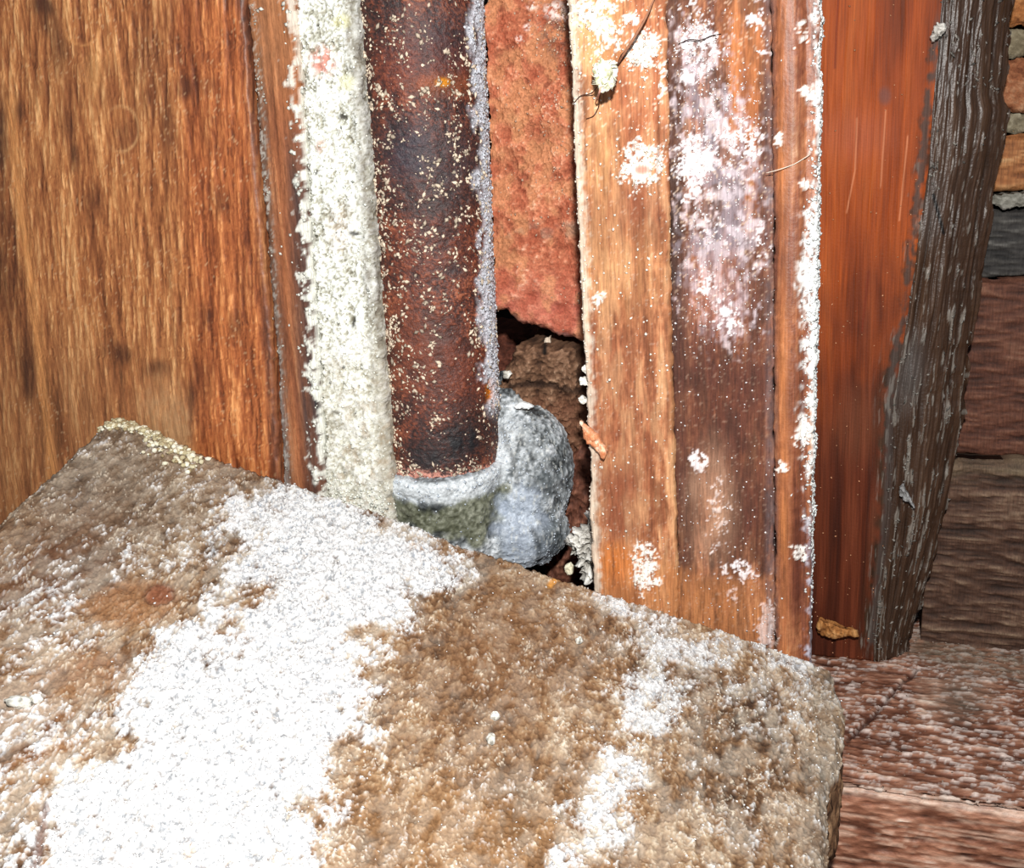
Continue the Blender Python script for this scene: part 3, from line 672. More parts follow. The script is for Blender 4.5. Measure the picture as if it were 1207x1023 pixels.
T = np.concatenate([np.full((520, nf), TS), TS+(TO-TS)*wv-bulge+np.zeros((520, 1)), np.repeat(np.linspace(TO, TO+.004, nb_)[None], 520, 0), np.full((520, nb_), TO+.004)], 1)
Zg = np.repeat(zs[:, None], S.shape[1], 1)
P = W(S, T, Zg); N = normals(P, True); px, py = proj(P)
isw = np.concatenate([np.zeros(nf), np.ones(nw+2*nb_)])[None]*np.ones((520, 1))
a, b, c = streaks(S, Zg, 302, .0003)
bnd = lined(px, py, [(1110, -60), (1106, 0), (1086, 200), (1066, 370), (1050, 440), (1046, 600), (1026, 756)])
col = ramp(.20*a+.30*b+.50*c, [(.1, (112, 46, 12)), (.35, (160, 68, 16)), (.55, (182, 82, 22)), (.75, (196, 96, 34)), (.92, (220, 130, 70))])
dk = ss(260, 520, py+(fbm(px/30, py/60, 3, 305)-.5)*160)  # stud goes from orange to deep brown towards its foot
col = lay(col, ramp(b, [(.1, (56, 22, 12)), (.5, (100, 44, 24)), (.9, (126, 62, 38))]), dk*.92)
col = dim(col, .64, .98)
col = lay(col, C(120, 70, 46), blob(px, py, 1010, 500, 26, 40, 0, .7)*.35)
col = lay(col, C(150, 78, 56), blob(px, py, 1010, 160, 40, 26, 0, .8)*.4)
col = lay(col, C(110, 62, 50), blob(px, py, 1043, 113, 7, 10, 0, .5)*.9)
for l in [[(1010, 140), (1008, 200), (998, 250)], [(1044, 130), (1038, 220)], [(1070, 160), (1060, 260)]]:
    col = lay(col, C(220, 150, 110), ss(1.4, .5, lined(px, py, l))*.35)
for l in [[(1024, 320), (1016, 390)], [(988, 0), (984, 80)]]:
    col = lay(col, C(110, 40, 16), ss(2.2, .6, lined(px, py, l))*.7)
# wane
SrW = (S-sM[:, None])/(sRs-sM+1e-9)[:, None]*.030
aw = fbm(SrW/.0007+fbm(SrW/.004, Zg/.02, 2, 317)*3, Zg/.016, 4, 311); bw = fbm(SrW/.0022, Zg/.03, 3, 312)
wc = ramp(.35*aw+.3*bw+.18, [(.1, (38, 26, 18)), (.4, (68, 47, 34)), (.6, (84, 60, 45)), (.9, (116, 92, 76))])
pt_ = fbm(SrW/.0010, Zg/.006, 4, 314)
gm = ss(.72, .86, pt_+.10*ss(280, 420, py)-.07+.12*ss(.5, .8, fbm(SrW/.006, Zg/.02, 2, 316)))
wc = lay(wc, C(178, 170, 160), gm*.65*ss(60, 420, py+160*bw))
wc = lay(wc, C(96, 88, 86), ss(8, 2, bnd)*.5*(.3+bw))
wc = lay(wc, C(100, 92, 88), (blob(px, py, 1073, 440, 14, 40, 10, .8)+blob(px, py, 1105, 30, 6, 60, 5, .8)*.7+blob(px, py, 1098, 250, 10, 40, 5, .7)*.5)*.8)
for l in [[(1100, 230), (1106, 252), (1112, 275)]]: wc = lay(wc, C(20, 14, 10), ss(3, 1, lined(px, py, l)))
mk_ = np.clip(isw + ss(9, 0, bnd+(fbm(px/6, py/10, 3, 318)-.5)*14)*ss(0, 60, py)*.9+ss(24, 6, bnd)*ss(380, 470, py)*(fbm(px/7, py/14, 3, 319))*1.1, 0, 1)
mk_ = np.maximum(mk_*(px > 985), isw)
wc = dim(wc, .54, 1.15)
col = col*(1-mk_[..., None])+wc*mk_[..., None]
disp = np.where(isw > .5, (aw-.5)*.00035+gm*.0003+(bw-.5)*.0010, (a-.5)*.0002+(b-.5)*.0002)
P = P+N*disp[..., None]
wd = nf
loc = W(float((sL+sM).mean()/2), TS, BEAM_Z); ST.location = tuple(loc)
# front face and wane share the section: the front as one mesh, the wane as another part
def strip_part(name, lo, hi, mat):
    K = S.shape[1]
    if name == 'stud_body':
        keep = np.r_[0:nf, nf+nw:K]
    else: keep = np.arange(nf-1, nf+nw+1)
    Q = P[:, keep]; cc_ = col[:, keep]
    if name != 'stud_body':   # close it with a backing chord just behind
        back = np.linspace(1, 0, 6)[None, :, None]
        A0 = P[:, nf-1:nf]; A1 = P[:, nf+nw:nf+nw+1]
        ch = A0+(A1-A0)*back+WN*.0004; Q = np.concatenate([Q, ch], 1); cc_ = np.concatenate([cc_, np.repeat(cc_[:, -1:], 6, 1)], 1)
    return loft(name, Q, cc_, mat, ST)
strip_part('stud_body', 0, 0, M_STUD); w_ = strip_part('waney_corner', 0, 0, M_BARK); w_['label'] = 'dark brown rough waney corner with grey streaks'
sel = (isw > .5)*frac(px, py)*(.02+2.0*gm*ss(.1, .5, pt_)+.6*ss(10, 3, bnd)+3*blob(px, py, 1105, 38, 10, 12)+2*blob(px, py, 1101, 205, 9, 14)+1.5*blob(px, py, 1148, 92, 14, 10))
pt, nn = pick(P, N, sel, 700)
crumbs('bark_flakes', pt, nn, RNG.uniform(.0001, .0004, 700), C(150, 144, 136)*RNG.uniform(.2, .9, (700, 1)), ST, stretch=3)
pt, nn = pick(P, N, (isw < .5)*frac(px, py)*1.0, 220)
crumbs('dust_specks', pt, nn, RNG.uniform(.0001, .0003, 220), C(220, 160, 120)*RNG.uniform(.4, 1, (220, 1)), ST)

# ------------------------------------------------------------ horizontal sill beam, lower right
BM = thing('sill_beam', 'red-brown ridged sill beam with pale reflections painted on its top, lower right below the stud', 'beam')
ns_, nt_, nf_ = 640, 190, 110
sx = np.linspace(-.075, .20, ns_)
def beam_grid():
    tt = np.concatenate([np.full(nf_, TB), TB+(TK+.03-TB)*np.linspace(0, 1, nt_)[1:], np.full(8, TK+.03), np.linspace(TK+.03, TB, 8)[1:-1]])
    zz_ = np.concatenate([np.linspace(.17, BEAM_Z, nf_), np.full(nt_-1, BEAM_Z), np.linspace(BEAM_Z, .17, 9)[1:], np.full(6, .17)])
    r = .0022
    # round the front arris
    k = nf_-1
    for i in range(len(tt)):
        if i < nf_ and zz_[i] > BEAM_Z-r: dd_ = zz_[i]-(BEAM_Z-r); tt[i] += r-math.sqrt(max(r*r-dd_*dd_, 0))
    return tt, zz_
tt, zz_ = beam_grid()
S = np.repeat(sx[:, None], len(tt), 1); T = np.repeat(tt[None], ns_, 0); Zg = np.repeat(zz_[None], ns_, 0)
P = W(S, T, Zg); N = -normals(P, True)
if N[10, nf_+20] @ Z3 < 0: N = -N
px, py = proj(P)
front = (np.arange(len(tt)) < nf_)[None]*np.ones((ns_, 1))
acr = T+Zg*1.3+(fbm(S/.03, T/.02+Zg/.02, 2, 401)-.5)*.004
ps = .00021
a = fbm(S/ps/22, acr/ps/2.3, 3, 402); b = fbm(S/ps/60, acr/ps/9, 3, 403); c = fbm(S/ps/40, acr/ps/60, 2, 404)
base = ramp(.45*a+.35*b+.2*c, [(.15, (48, 28, 22)), (.36, (98, 62, 48)), (.52, (132, 90, 72)), (.68, (168, 126, 106)), (.86, (228, 206, 190))])
n = fbm(S/ps/7, T/ps/4, 3, 405)
fl_ = ss(.54, .72, .6*n+.4*a)*(1-front)*ss(.2, .5, fbm(S/ps/60, T/ps/60, 2, 407)+.15)
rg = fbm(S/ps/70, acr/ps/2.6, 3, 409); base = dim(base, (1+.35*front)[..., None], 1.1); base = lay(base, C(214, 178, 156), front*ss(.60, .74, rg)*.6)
col = lay(base, C(226, 212, 204), fl_*.7)  # whitish reflections on the top face, laid into its colour as dashes
crk = ss(4, 1, lined(px, py, [(1000, 872), (1035, 838), (1060, 808), (1082, 790)])+(n-.5)*4)*(1-front)
col = lay(col, C(50, 26, 20), crk*.8)
dirt = ss(28, 5, lined(px, py, [(985, 750), (1090, 762), (1207, 788), (1300, 805)]))*ss(1040, 1100, px)
col = lay(col, C(122, 112, 96), dirt*.6*(.3+n))
col = lay(col, C(130, 122, 108), blob(px, py, 1130, 820, 40, 26, 0, .8)*.35)
ar = ss(10, 3, lined(px, py, [(985, 928), (1207, 958), (1300, 970)])); col = lay(col, C(206, 186, 168), ar*.5*(.2+n))
disp = (a-.5)*.0009+(b-.5)*.0007+fl_*.0003-crk*.0009
P = P+N*disp[..., None]
BM.location = tuple(W(.03, (TB+TK)/2, .17))
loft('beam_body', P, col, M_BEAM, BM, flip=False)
selt = (1-front)*frac(px, py)*(px > 975)*(.15+dirt)
pt, nn = pick(P, N, selt, 500)
crumbs('bark_flakes', pt, nn, RNG.uniform(.0001, .00035, 500), C(170, 150, 136)*RNG.uniform(.3, 1.1, (500, 1)), BM, stretch=3)

# ------------------------------------------------------------ back wall at far right: planks and bricks
WR = plain_box('wall_right', (.0, TK+.046, BEAM_Z+.0), (.26, TK+.056, ZHI), (34, 26, 20))
def course(name, y0, y1, t, th, stops, seed, amp=.0007, horiz=True, x0=1090, mat=None, ex=None, slope=.15):
    """one horizontal course of the back wall between picture heights y0 and y1 at the frame edge"""
    s_a, _ = pixpt(x0, (y0+y1)/2, t); s_b = .19
    zt = pixpt(1200, y0, t)[1]; zl = pixpt(1200, y1, t)[1]
    ns = int((s_b-s_a)/.0006); nz = max(8, int((zt-zl)/.0005))
    s = np.linspace(s_a, s_b, ns); z = np.linspace(zl, zt, nz)
    r = min(.0025, (zt-zl)*.3)
    S = np.repeat(s[:, None], nz+8, 1); 
    zc = np.concatenate([[zl]*4, z, [zt]*4]); tc = np.concatenate([np.linspace(t+th, t+r, 4), t+r-np.sqrt(np.clip(r*r-np.clip(r-np.minimum(z-zl, zt-z), 0, r)**2, 0, None)), np.linspace(t+r, t+th, 4)])
    P = W(S, tc[None]*np.ones((ns, 1)), zc[None]*np.ones((ns, 1))); N = normals(P, True)
    mid = nz//2
    if N[ns//2, mid] @ (CAM-P[ns//2, mid]) < 0: N = -N; fl = True
    else: fl = False
    px, py = proj(P); Zc = zc[None]*np.ones((ns, 1))
    ps = .00028
    if horiz: wz = Zc+(fbm(S/.02, Zc/.01, 2, seed+5)-.5)*.003; a = fbm(S/ps/16, wz/ps/1.8, 3, seed); b = fbm(S/ps/44, wz/ps/7, 3, seed+1)
    else: a = fbm(S/ps/3, Zc/ps/3, 3, seed); b = fbm(S/ps/12, Zc/ps/12, 3, seed+1)
    col = ramp(.5*a+.5*b, stops)
    if ex: col = ex(col, px, py, a, b)
    col = dim(col, .62, .95)
    P = P+N*((a-.5)*amp+(b-.5)*amp)[..., None]
    return loft(name, P, col, mat or M_RAW, WR, flip=fl)
DKW = [(.1, (44, 28, 20)), (.4, (86, 58, 44)), (.6, (112, 80, 62)), (.9, (168, 138, 112))]
def ex_l(col, px, py, a, b):
    return lay(col, C(150, 136, 106), ss(30, 4, np.abs(py-548))*.55*b)
course('plank', 545, 800, TK+.004, .02, DKW, 501, .0011, ex=ex_l)
course('plank', 330, 540, TK+.010, .02, [(.1, (62, 34, 24)), (.4, (100, 58, 42)), (.6, (120, 72, 52)), (.9, (150, 104, 80))], 511, .0007)
course('plank', 245, 328, TK+.014, .02, [(.1, (30, 28, 28)), (.4, (60, 56, 54)), (.6, (78, 74, 70)), (.9, (140, 136, 130))], 521, .0008)
course('mortar_joint', 228, 244, TK+.010, .02, [(.1, (84, 80, 70)), (.5, (158, 154, 142)), (.9, (216, 212, 200))], 531, .0014, False, mat=M_PLAS)
course('plank', 158, 225, TK+.014, .02, [(.1, (124, 70, 34)), (.4, (172, 106, 56)), (.6, (196, 130, 76)), (.9, (226, 172, 116))], 541, .0006)
course('mortar_joint', 134, 156, TK+.018, .02, [(.1, (90, 80, 62)), (.5, (150, 138, 112)), (.9, (200, 190, 164))], 551, .0012, False, mat=M_PLAS)
course('brick', 68, 132, TK+.015, .02, [(.1, (110, 60, 36)), (.4, (160, 94, 58)), (.6, (182, 116, 76)), (.9, (214, 160, 120))], 561, .0010, False, mat=M_CLAY)
course('mortar_joint', 32, 66, TK+.018, .02, [(.1, (96, 84, 64)), (.5, (150, 136, 108)), (.9, (196, 184, 156))], 571, .0012, False, mat=M_PLAS)
course('brick', -60, 30, TK+.015, .02, [(.1, (140, 80, 40)), (.4, (190, 118, 60)), (.6, (206, 138, 80)), (.9, (236, 184, 130))], 581, .0008, False, mat=M_CLAY)

# ------------------------------------------------------------ foreground slab of rough wood with white mould
SL = thing('rough_board', 'thick rough-sawn board covered in patches of white mould, across the foreground', 'board')
A = W(*[float(v) for v in (hitw(130, 490, 0)[0], 0, hitw(130, 490, 0)[1])]); B = W(float(hitw(985, 790, 0)[0]), 0, float(hitw(985, 790, 0)[1]))
ab = (B-A)/np.linalg.norm(B-A); fwd = -WN-Z3*.16
sn = np.cross(fwd, ab); sn /= np.linalg.norm(sn)
if sn[2] < 0: sn = -sn
def onslab(px, py): return hit_plane(px, py, A, sn)
Ru, Rv = 700, 350
lf0, lf1 = np.array([130, 490.]), np.array([-480, 1170.])
l1 = np.array([[130, 490], [64, 552], [0, 612], [-480, 1060]], float)
u = np.linspace(0, 1, Ru)[None]; v = np.linspace(0, 1, Rv)[:, None]
back = np.array([[130, 490], [165, 497], [215, 524], [250, 536], [330, 562], [390, 582], [450, 602], [500, 620], [545, 642], [600, 657], [645, 674], [690, 688], [760, 712], [850, 738], [900, 755], [985, 790]], float)
bx = np.interp(u, (back[:, 0]-130)/855, back[:, 0]); by = np.interp(u, (back[:, 0]-130)/855, back[:, 1])
vr_ = v[:, 0]
right_ = np.array([[985, 790], [986, 808], [998, 830], [997, 870], [992, 905], [980, 925], [978, 960], [980, 1023], [984, 1180]], float)
rx = np.interp(790+vr_*390, right_[:, 1], right_[:, 0])+(fbm(vr_*90, vr_*0, 3, 603)-.5)*5; ry = 790+vr_*390
lx = np.interp(vr_, np.linspace(0, 1, 4)*0+np.array([0, .14, .28, 1.0]), l1[:, 0]); ly = np.interp(vr_, [0, .14, .28, 1.0], l1[:, 1])
lx = lx+(fbm(vr_*60, vr_*0+3, 3, 604)-.5)*4
fx_ = -480+u*1464; fy_ = 1060+u*120
# Coons patch in picture space, then thrown on the board's plane
PX = (1-v)*bx+v*fx_+(1-u)*lx[:, None]+u*rx[:, None]-((1-u)*(1-v)*130+u*(1-v)*985+(1-u)*v*-480+u*v*984)
PY = (1-v)*by+v*fy_+(1-u)*ly[:, None]+u*ry[:, None]-((1-u)*(1-v)*490+u*(1-v)*790+(1-u)*v*1060+u*v*1180)
PY = PY + (fbm(PX/5, PX*0, 3, 606)-.5)*5*ss(.03, 0, v)
P = onslab(PX, PY)
px, py = PX, PY
gd = math.radians(16); gdir = np.array([math.sin(gd), math.cos(gd), 0]); gx = np.cross(gdir, sn); gx /= np.linalg.norm(gx); gy = np.cross(sn, gx)
X = (P-A) @ gx; Y = (P-A) @ gy
ps = .00021
X = X+(fbm(X/.02, Y/.03, 2, 620)-.5)*.004
# knot deflects the grain
K0 = onslab(np.array([178.]), np.array([708.]))[0]; kx, ky = (K0-A) @ gx, (K0-A) @ gy
kr = np.hypot((X-kx)/.011, (Y-ky)/.013)
X = X+(X-kx)*.9*np.exp(-kr**2/1.5)
a = fbm(X/ps/6, Y/ps/8, 4, 601, .65); b = fbm(X/ps/7, Y/ps/34, 4, 602, .6); c = fbm(X/ps/60, Y/ps/80, 3, 605); f = fbm(X/ps/2.0, Y/ps/2.6, 2, 607)
f2 = fbm(X/ps/9, Y/ps/12, 3, 617)
col = dim(ramp(.34*a+.22*b+.24*c+.20*f, [(.20, (60, 38, 24)), (.38, (112, 78, 48)), (.50, (148, 108, 70)), (.62, (178, 142, 102)), (.80, (230, 210, 180))]), .84, .88)
# dull grey-brown top left corner
m = blob(px, py, 110, 560, 150, 90, 20, .7); col = lay(col, ramp(.5*a+.5*b, [(.1, (66, 52, 42)), (.5, (124, 108, 90)), (.9, (176, 164, 148))]), m*.8)
col = dim(col, 1-.14*ss(700, 850, px)[..., None], 1.0)
col = lay(col, C(96, 62, 42), blob(px, py, 50, 670, 110, 60, -30, .8)*.8*(.3+b))
col = lay(col, C(140, 88, 50), (blob(px, py, 30, 860, 60, 50, 0, .8)+blob(px, py, 110, 790, 60, 26, 0, .8))*.5*(.3+b))
dc = blob(px, py, 600, 740, 110, 70, 20, .8)*.5+blob(px, py, 560, 830, 90, 60, 0, .8)*.35
col = lay(col, C(118, 80, 50), np.clip(dc*(.3+c), 0, .8))
col = lay(col, C(168, 124, 78), blob(px, py, 560, 980, 160, 60, 0, .9)*.3)
# white mould
big = [(262, 575), (330, 562), (450, 600), (545, 640), (520, 700), (470, 745), (455, 800), (430, 870), (392, 900), (385, 960), (350, 1040), (330, 1240), (-150, 1240), (40, 1010), (60, 930), (120, 860), (170, 800), (180, 745), (225, 735), (260, 700), (262, 640)]
sec = [(715, 700), (780, 712), (900, 752), (960, 785), (860, 780), (805, 800), (800, 850), (770, 880), (765, 930), (730, 1000), (700, 1040), (640, 1040), (640, 1000), (690, 940), (700, 880), (735, 840), (745, 790), (735, 740)]
d1 = polyd(px, py, big); d2 = polyd(px, py, sec)
nn_ = .42*a+.33*f+.25*fbm(px/22, py/18, 4, 611)
cov = 1.12*ss(-50, 50, d1+(fbm(px/40, py/34, 3, 609)-.5)*70)*.95
cov2 = 1.15*ss(-50, 36, d2+(fbm(px/34, py/34, 3, 610)-.5)*60)*.72
cov3 = .27+.08*ss(640, 900, px)*ss(700, 900, py)+.20*blob(px, py, 80, 720, 130, 60, -20, .8)+.28*blob(px, py, 60, 900, 120, 90, 0, .8)+.16*blob(px, py, 900, 800, 110, 60, 20, .7)+.12*blob(px, py, 320, 640, 140, 60, 0, .8)
cov3 = cov3-.10*blob(px, py, 560, 760, 120, 110, 0, .7)-.08*blob(px, py, 90, 620, 110, 60, 0, .7)
cv = np.maximum(np.maximum(cov, cov2), np.clip(cov3, 0, .6))
knot = blob(px, py, 155, 712, 54, 26, -8, .35)
cv = cv*(1-.92*knot)
for (x, y, rx_, ry_) in [(170, 1000, 0.1, .1), (105, 795, 52, 22), (300, 700, 24, 14), (140, 880, 26, 10), (48, 990, 8, 44), (425, 745, 20, 10)]:
    cv = cv*(1-.6*blob(px, py, x, y, rx_, ry_, -15, .7))
hz = fbm(X/ps/14, Y/ps/20, 4, 613)
col = lay(col, C(200, 190, 174), np.clip(cv*.85*ss(.30, .75, hz), 0, .7))
gb = fbm(X/ps/4, Y/ps/26, 3, 623)
whi = ss(.40, .70, cv*.66+(gb-.5)*.30*ss(500, 200, px)+(nn_-.5)*.95+.10)
wcol = ramp(.5*f+.5*a, [(.1, (176, 176, 178)), (.4, (226, 228, 230)), (.8, (250, 250, 250))])
grey2 = ss(560, 900, px)[..., None]
wcol = wcol*(1-grey2*.30)
col = col*(1-whi[..., None]*.94)+wcol*whi[..., None]*.94
q1 = fbm(X/ps/5, Y/ps/6, 3, 641); q2 = fbm(X/ps/26, Y/ps/26, 3, 643)
q3 = fbm(X/ps/8, Y/ps/11, 4, 647); pale = ss(.035, .006, np.abs(q3-.5))*ss(.35, .6, fbm(X/ps/30, Y/ps/30, 3, 649))*(1-whi)
col = lay(col, C(232, 220, 200), pale*.7)
vein = ss(.050, .010, np.abs(q1-.5))*ss(.34, .60, q2)*whi*(.5+.5*ss(820, 640, py))
col = lay(col, C(112, 122, 138), vein*.9)
speck = ss(.70, .80, fbm(X/ps/2.6, Y/ps/3.2, 2, 645))*whi; col = lay(col, C(130, 134, 140), speck*.7)
# knot
kr2 = np.hypot((px-188)/18, (py-700)/13)
col = lay(col, C(150, 98, 58), knot*.6*(.2+1.2*a)); col = lay(col, C(128, 74, 50), (1-ss(.7, 1.2, kr2+(a-.5)*.5))*.8); col = lay(col, C(70, 44, 30), np.exp(-((kr2-1)/.12)**2)*.5)
# ochre fleck on back edge
col = lay(col, C(214, 150, 70), ss(5, 1, lined(px, py, [(648, 690), (655, 682), (664, 680)]))*.8)
# dark check lower left
ck = ss(7, 2, lined(px, py, [(38, 1040), (48, 985), (54, 950)])+(f-.5)*6); col = lay(col, C(120, 96, 88), ck*.8)
col = lay(col, C(124, 116, 104), ss(36, 6, np.abs((px-975)))*ss(760, 800, py)*.35)
disp = (a-.5)*.0010+(b-.5)*.0005+(f-.5)*.0004+(f2-.5)*.0006+whi*.0003-ck*.0006-vein*.0006+pale*.0003-np.exp(-((kr2-1)/.15)**2)*.0004
edge_m = ss(0, .02, v)*1.0
P = P+sn*(disp*(.3+.7*edge_m)-.0012*ss(.012, 0, v)-.0018*ss(.012, 0, 1-u)-.0018*ss(.012, 0, u))[..., None]
P = P-WN*np.clip((P-WO) @ WN+.0006, 0, None)[..., None]
TH = .022
# skirt and underside
def ring_layers(P, col):
    n1, n2 = P.shape[:2]
    idx = np.arange(n1*n2).reshape(n1, n2)
    loop = np.concatenate([idx[0], idx[1:, -1], idx[-1, -2::-1], idx[-2:0:-1, 0]])
    a_, b_, c_, d_ = idx[:-1, :-1], idx[1:, :-1], idx[1:, 1:], idx[:-1, 1:]
    q = np.stack([a_, b_, c_, d_], -1).reshape(-1, 4)
    V = [P.reshape(-1, 3)]; Cc = [col.reshape(-1, 3)]; Q = [q]; prev = loop; base = n1*n2
    cen = P.reshape(-1, 3).mean(0)
    for i in range(1, 13):
        k = i/12; L0 = P.reshape(-1, 3)[loop]
        uu_ = np.arange(len(loop))
        jit = (fbm(uu_/5.0, np.full(len(loop), k*9), 3, 650)-.5)*.0016
        dirv = cen-L0; dirv /= np.linalg.norm(dirv, axis=1, keepdims=True)
        V.append(L0-Z3*TH*k-WN*.0008*k+dirv*(jit[:, None]+.0006)); 
        Cc.append(ramp(fbm(uu_/4.0, np.full(len(loop), k*14), 3, 651), [(.1, (58, 38, 26)), (.5, (116, 82, 56)), (.9, (170, 134, 100))]))
        cur = base+np.arange(len(loop)); Q.append(np.stack([prev, np.roll(prev, -1), np.roll(cur, -1), cur], -1)); prev = cur; base += len(loop)
    return np.concatenate(V), np.concatenate(Cc), np.concatenate(Q), [list(prev)]
V_, C_, Q_, NG = ring_layers(P, col)
lo = P.reshape(-1, 3).mean(0)-sn*TH; SL.location = tuple(lo)
so = mk('board_body', V_, (Q_, NG), M_SLAB, SL, C_)
Ns = np.broadcast_to(sn, P.shape)
fr = frac(px, py)
dens = fr*(.025+1.1*whi*cv)
pt, nn = pick(P, Ns, dens, 9000)
sz = RNG.uniform(.00010, .00034, 9000)
crumbs('mould_crust', pt, nn, sz, C(248, 248, 248)*RNG.uniform(.75, 1, (9000, 1)), SL, flat=.7)
# pale granules along the back corner
dd = fr*(ss(12, 3, lined(px, py, [(122, 497), (150, 500), (180, 514), (215, 528)]))+.25*ss(24, 8, lined(px, py, [(180, 520), (230, 540)])))
pt, nn = pick(P, Ns, dd, 420)
crumbs('mortar_grains', pt+sn*.0006, nn, RNG.uniform(.0003, .0009, 420), ramp(RNG.random(420), [(0, (150, 130, 96)), (.5, (206, 196, 160)), (1, (246, 244, 226))]), SL, M_PLAS, flat=.9, hi=True)
# hidden timber bearer that carries the board
def bearer():
    cen = P[200, 350]
    e_a = ab*.1; e_f = np.cross(sn, ab); e_f /= np.linalg.norm(e_f)
    c0 = cen-Z3*(TH)-sn*.0012
    top = [c0-ab*.12-e_f*.02, c0+ab*.07-e_f*.02, c0+ab*.07+e_f*.02, c0-ab*.12+e_f*.02]
    bot = [np.array([p[0], p[1], .17]) for p in top]
    o = mk('bearer_joist', np.array(top+bot), [(0, 1, 2, 3), (7, 6, 5, 4), (0, 4, 5, 1), (1, 5, 6, 2), (2, 6, 7, 3), (3, 7, 4, 0)], M_RAW, None, np.tile(C(104, 72, 50), (8, 1)), smooth=False)
    o['kind'] = 'structure'; o.name = 'hidden_bearer_1'
bearer()

# ------------------------------------------------------------ small loose things
def chip(name, label, cat, pts, t, depth, stops, seed, mat=None, group=None, tilt=(0, 0), nr=24, na=60, amp=.0003, rnd=.6):
    o, P, N, px, py = lump(name, pts, t, depth, simple_col(stops, (3, 9), amp, seed), mat or M_PLAS, nr=nr, na=na, round_=rnd, tilt=tilt)
    tag(o, label, cat, group); return o
WHT = [(.1, (150, 148, 140)), (.5, (222, 220, 210)), (.9, (250, 250, 246))]
chip('mortar_lump', 'crumbly pale grey mortar lump wedged in the gap left of the moulded board foot', 'mortar', [(668, 640), (680, 632), (691, 618), (696, 622), (704, 636), (700, 655), (702, 680), (694, 688), (682, 684), (676, 668), (666, 654)], .012, .012,
     [(.1, (96, 92, 86)), (.45, (168, 164, 156)), (.9, (246, 244, 238))], 701, amp=.0022, nr=50, na=120)
chip('pebble', 'tiny cream pebble in the dark corner below the mortar lump', 'pebble', [(666, 668), (671, 666), (675, 670), (674, 676), (669, 678), (665, 674)], .008, .002, [(.1, (200, 190, 160)), (.9, (246, 240, 214))], 702)
chip('mortar_flake', 'long white flake on top of the leaded joint beside the pipe', 'flake', [(606, 478), (612, 474), (626, 476), (629, 480), (622, 483), (610, 482)], .036, .0016, [(.1, (226, 230, 232)), (.9, (250, 250, 250))], 703)
chip('mortar_flake', 'small white crumb on the brown stone, hard against the pipe edge', 'flake', [(594, 440), (599, 438), (602, 442), (598, 446), (594, 445)], .034, .0015, WHT, 704)
chip('mortar_flake', 'short pale flake hanging under the ragged brick edge', 'flake', [(643, 398), (650, 396), (648, 404), (645, 408), (642, 404)], .044, .0012, [(.1, (150, 130, 110)), (.9, (226, 210, 190))], 705)
k = 0
for (x, y, r, lb) in [(689, 436, 5, 'white crumb stuck to the left edge of the moulded board, upper of three'), (688, 450, 5, 'white crumb stuck to the left edge of the moulded board, middle of three'), (686, 473, 4, 'white crumb stuck to the left edge of the moulded board, lowest of three')]:
    pts = [(x+r*math.cos(q_)*(.8+.4*random.random()), y+r*1.1*math.sin(q_)*(.8+.4*random.random())) for q_ in np.linspace(0, 2*math.pi, 8, endpoint=False)]
    chip('mould_crumb', lb, 'crumb', pts, .0035, .002, WHT, 710+k, group='white crumbs on the moulded board edge'); k += 1
# splinter on the arris of the moulded board
chip('wood_splinter', 'curled orange splinter peeling from the left edge of the moulded board', 'splinter', [(683, 498), (690, 506), (700, 512), (708, 520), (715, 534), (712, 541), (702, 532), (692, 522), (686, 512)], -.0006, .0022,
     [(.1, (172, 92, 54)), (.5, (214, 146, 104)), (.9, (250, 220, 196))], 720, M_RAW, tilt=(-.12, 0), amp=.0005)
chip('wood_chip', 'ochre wood chip lying at the foot of the orange stud', 'chip', [(963, 746), (966, 730), (978, 733), (992, 739), (1006, 744), (1012, 752), (990, 754), (966, 752)], TS-.005, .003,
     [(.1, (110, 68, 34)), (.5, (164, 108, 56)), (.9, (200, 150, 96))], 721, M_RAW, tilt=(0, -.3), amp=.0006)
chip('bark_flake', 'pale flake hanging off the dark waney corner near the top', 'flake', [(1098, 35), (1104, 28), (1111, 31), (1113, 42), (1108, 49), (1098, 48)], TS-.003, .003, [(.1, (120, 116, 108)), (.9, (220, 216, 208))], 722, amp=.0008)
chip('bark_flake', 'grey flake peeling from the lower part of the dark waney corner', 'flake', [(1060, 575), (1066, 572), (1072, 584), (1077, 600), (1070, 596), (1062, 590)], TS-.002, .002, [(.1, (100, 98, 96)), (.9, (176, 176, 176))], 723, amp=.0006)

# crumbs lying on the board
def on_board(name, label, cat, x, y, rx, ry, stops, seed, group=None, h=.0012, ang=0):
    c0 = onslab(np.array([float(x)]), np.array([float(y)]))[0]
    e1_ = onslab(np.array([float(x+1)]), np.array([float(y)]))[0]-c0; e1n = np.linalg.norm(e1_); e1_ = e1_/e1n
    e2_ = np.cross(sn, e1_); n_a, n_r = 20, 12
    ll = np.linspace(0, math.pi, n_r)[:, None]; oo = np.linspace(0, 2*math.pi, n_a, endpoint=False)[None]
    ca_, sa_ = math.cos(ang), math.sin(ang)
    ux = np.sin(ll)*np.cos(oo); uy = np.sin(ll)*np.sin(oo); uz = np.cos(ll)*np.ones_like(oo)
    k_ = .75+.5*fbm3(ux*2+seed, uy*2, uz*2, 2, seed)
    gx_ = (ux*ca_*rx-uy*sa_*ry)*e1n*k_; gy_ = (ux*sa_*rx+uy*ca_*ry)*e1n*k_*1.4
    P_ = c0+e1_*gx_[..., None]+e2_*gy_[..., None]+sn*((uz*k_+.7)*h)[..., None]
    cc_ = ramp(fbm(ux*3+seed, uy*3, 2, seed), stops)
    o = loft(name, P_, cc_, M_PLAS, None, flip=True)
    return tag(o, label, cat, group)
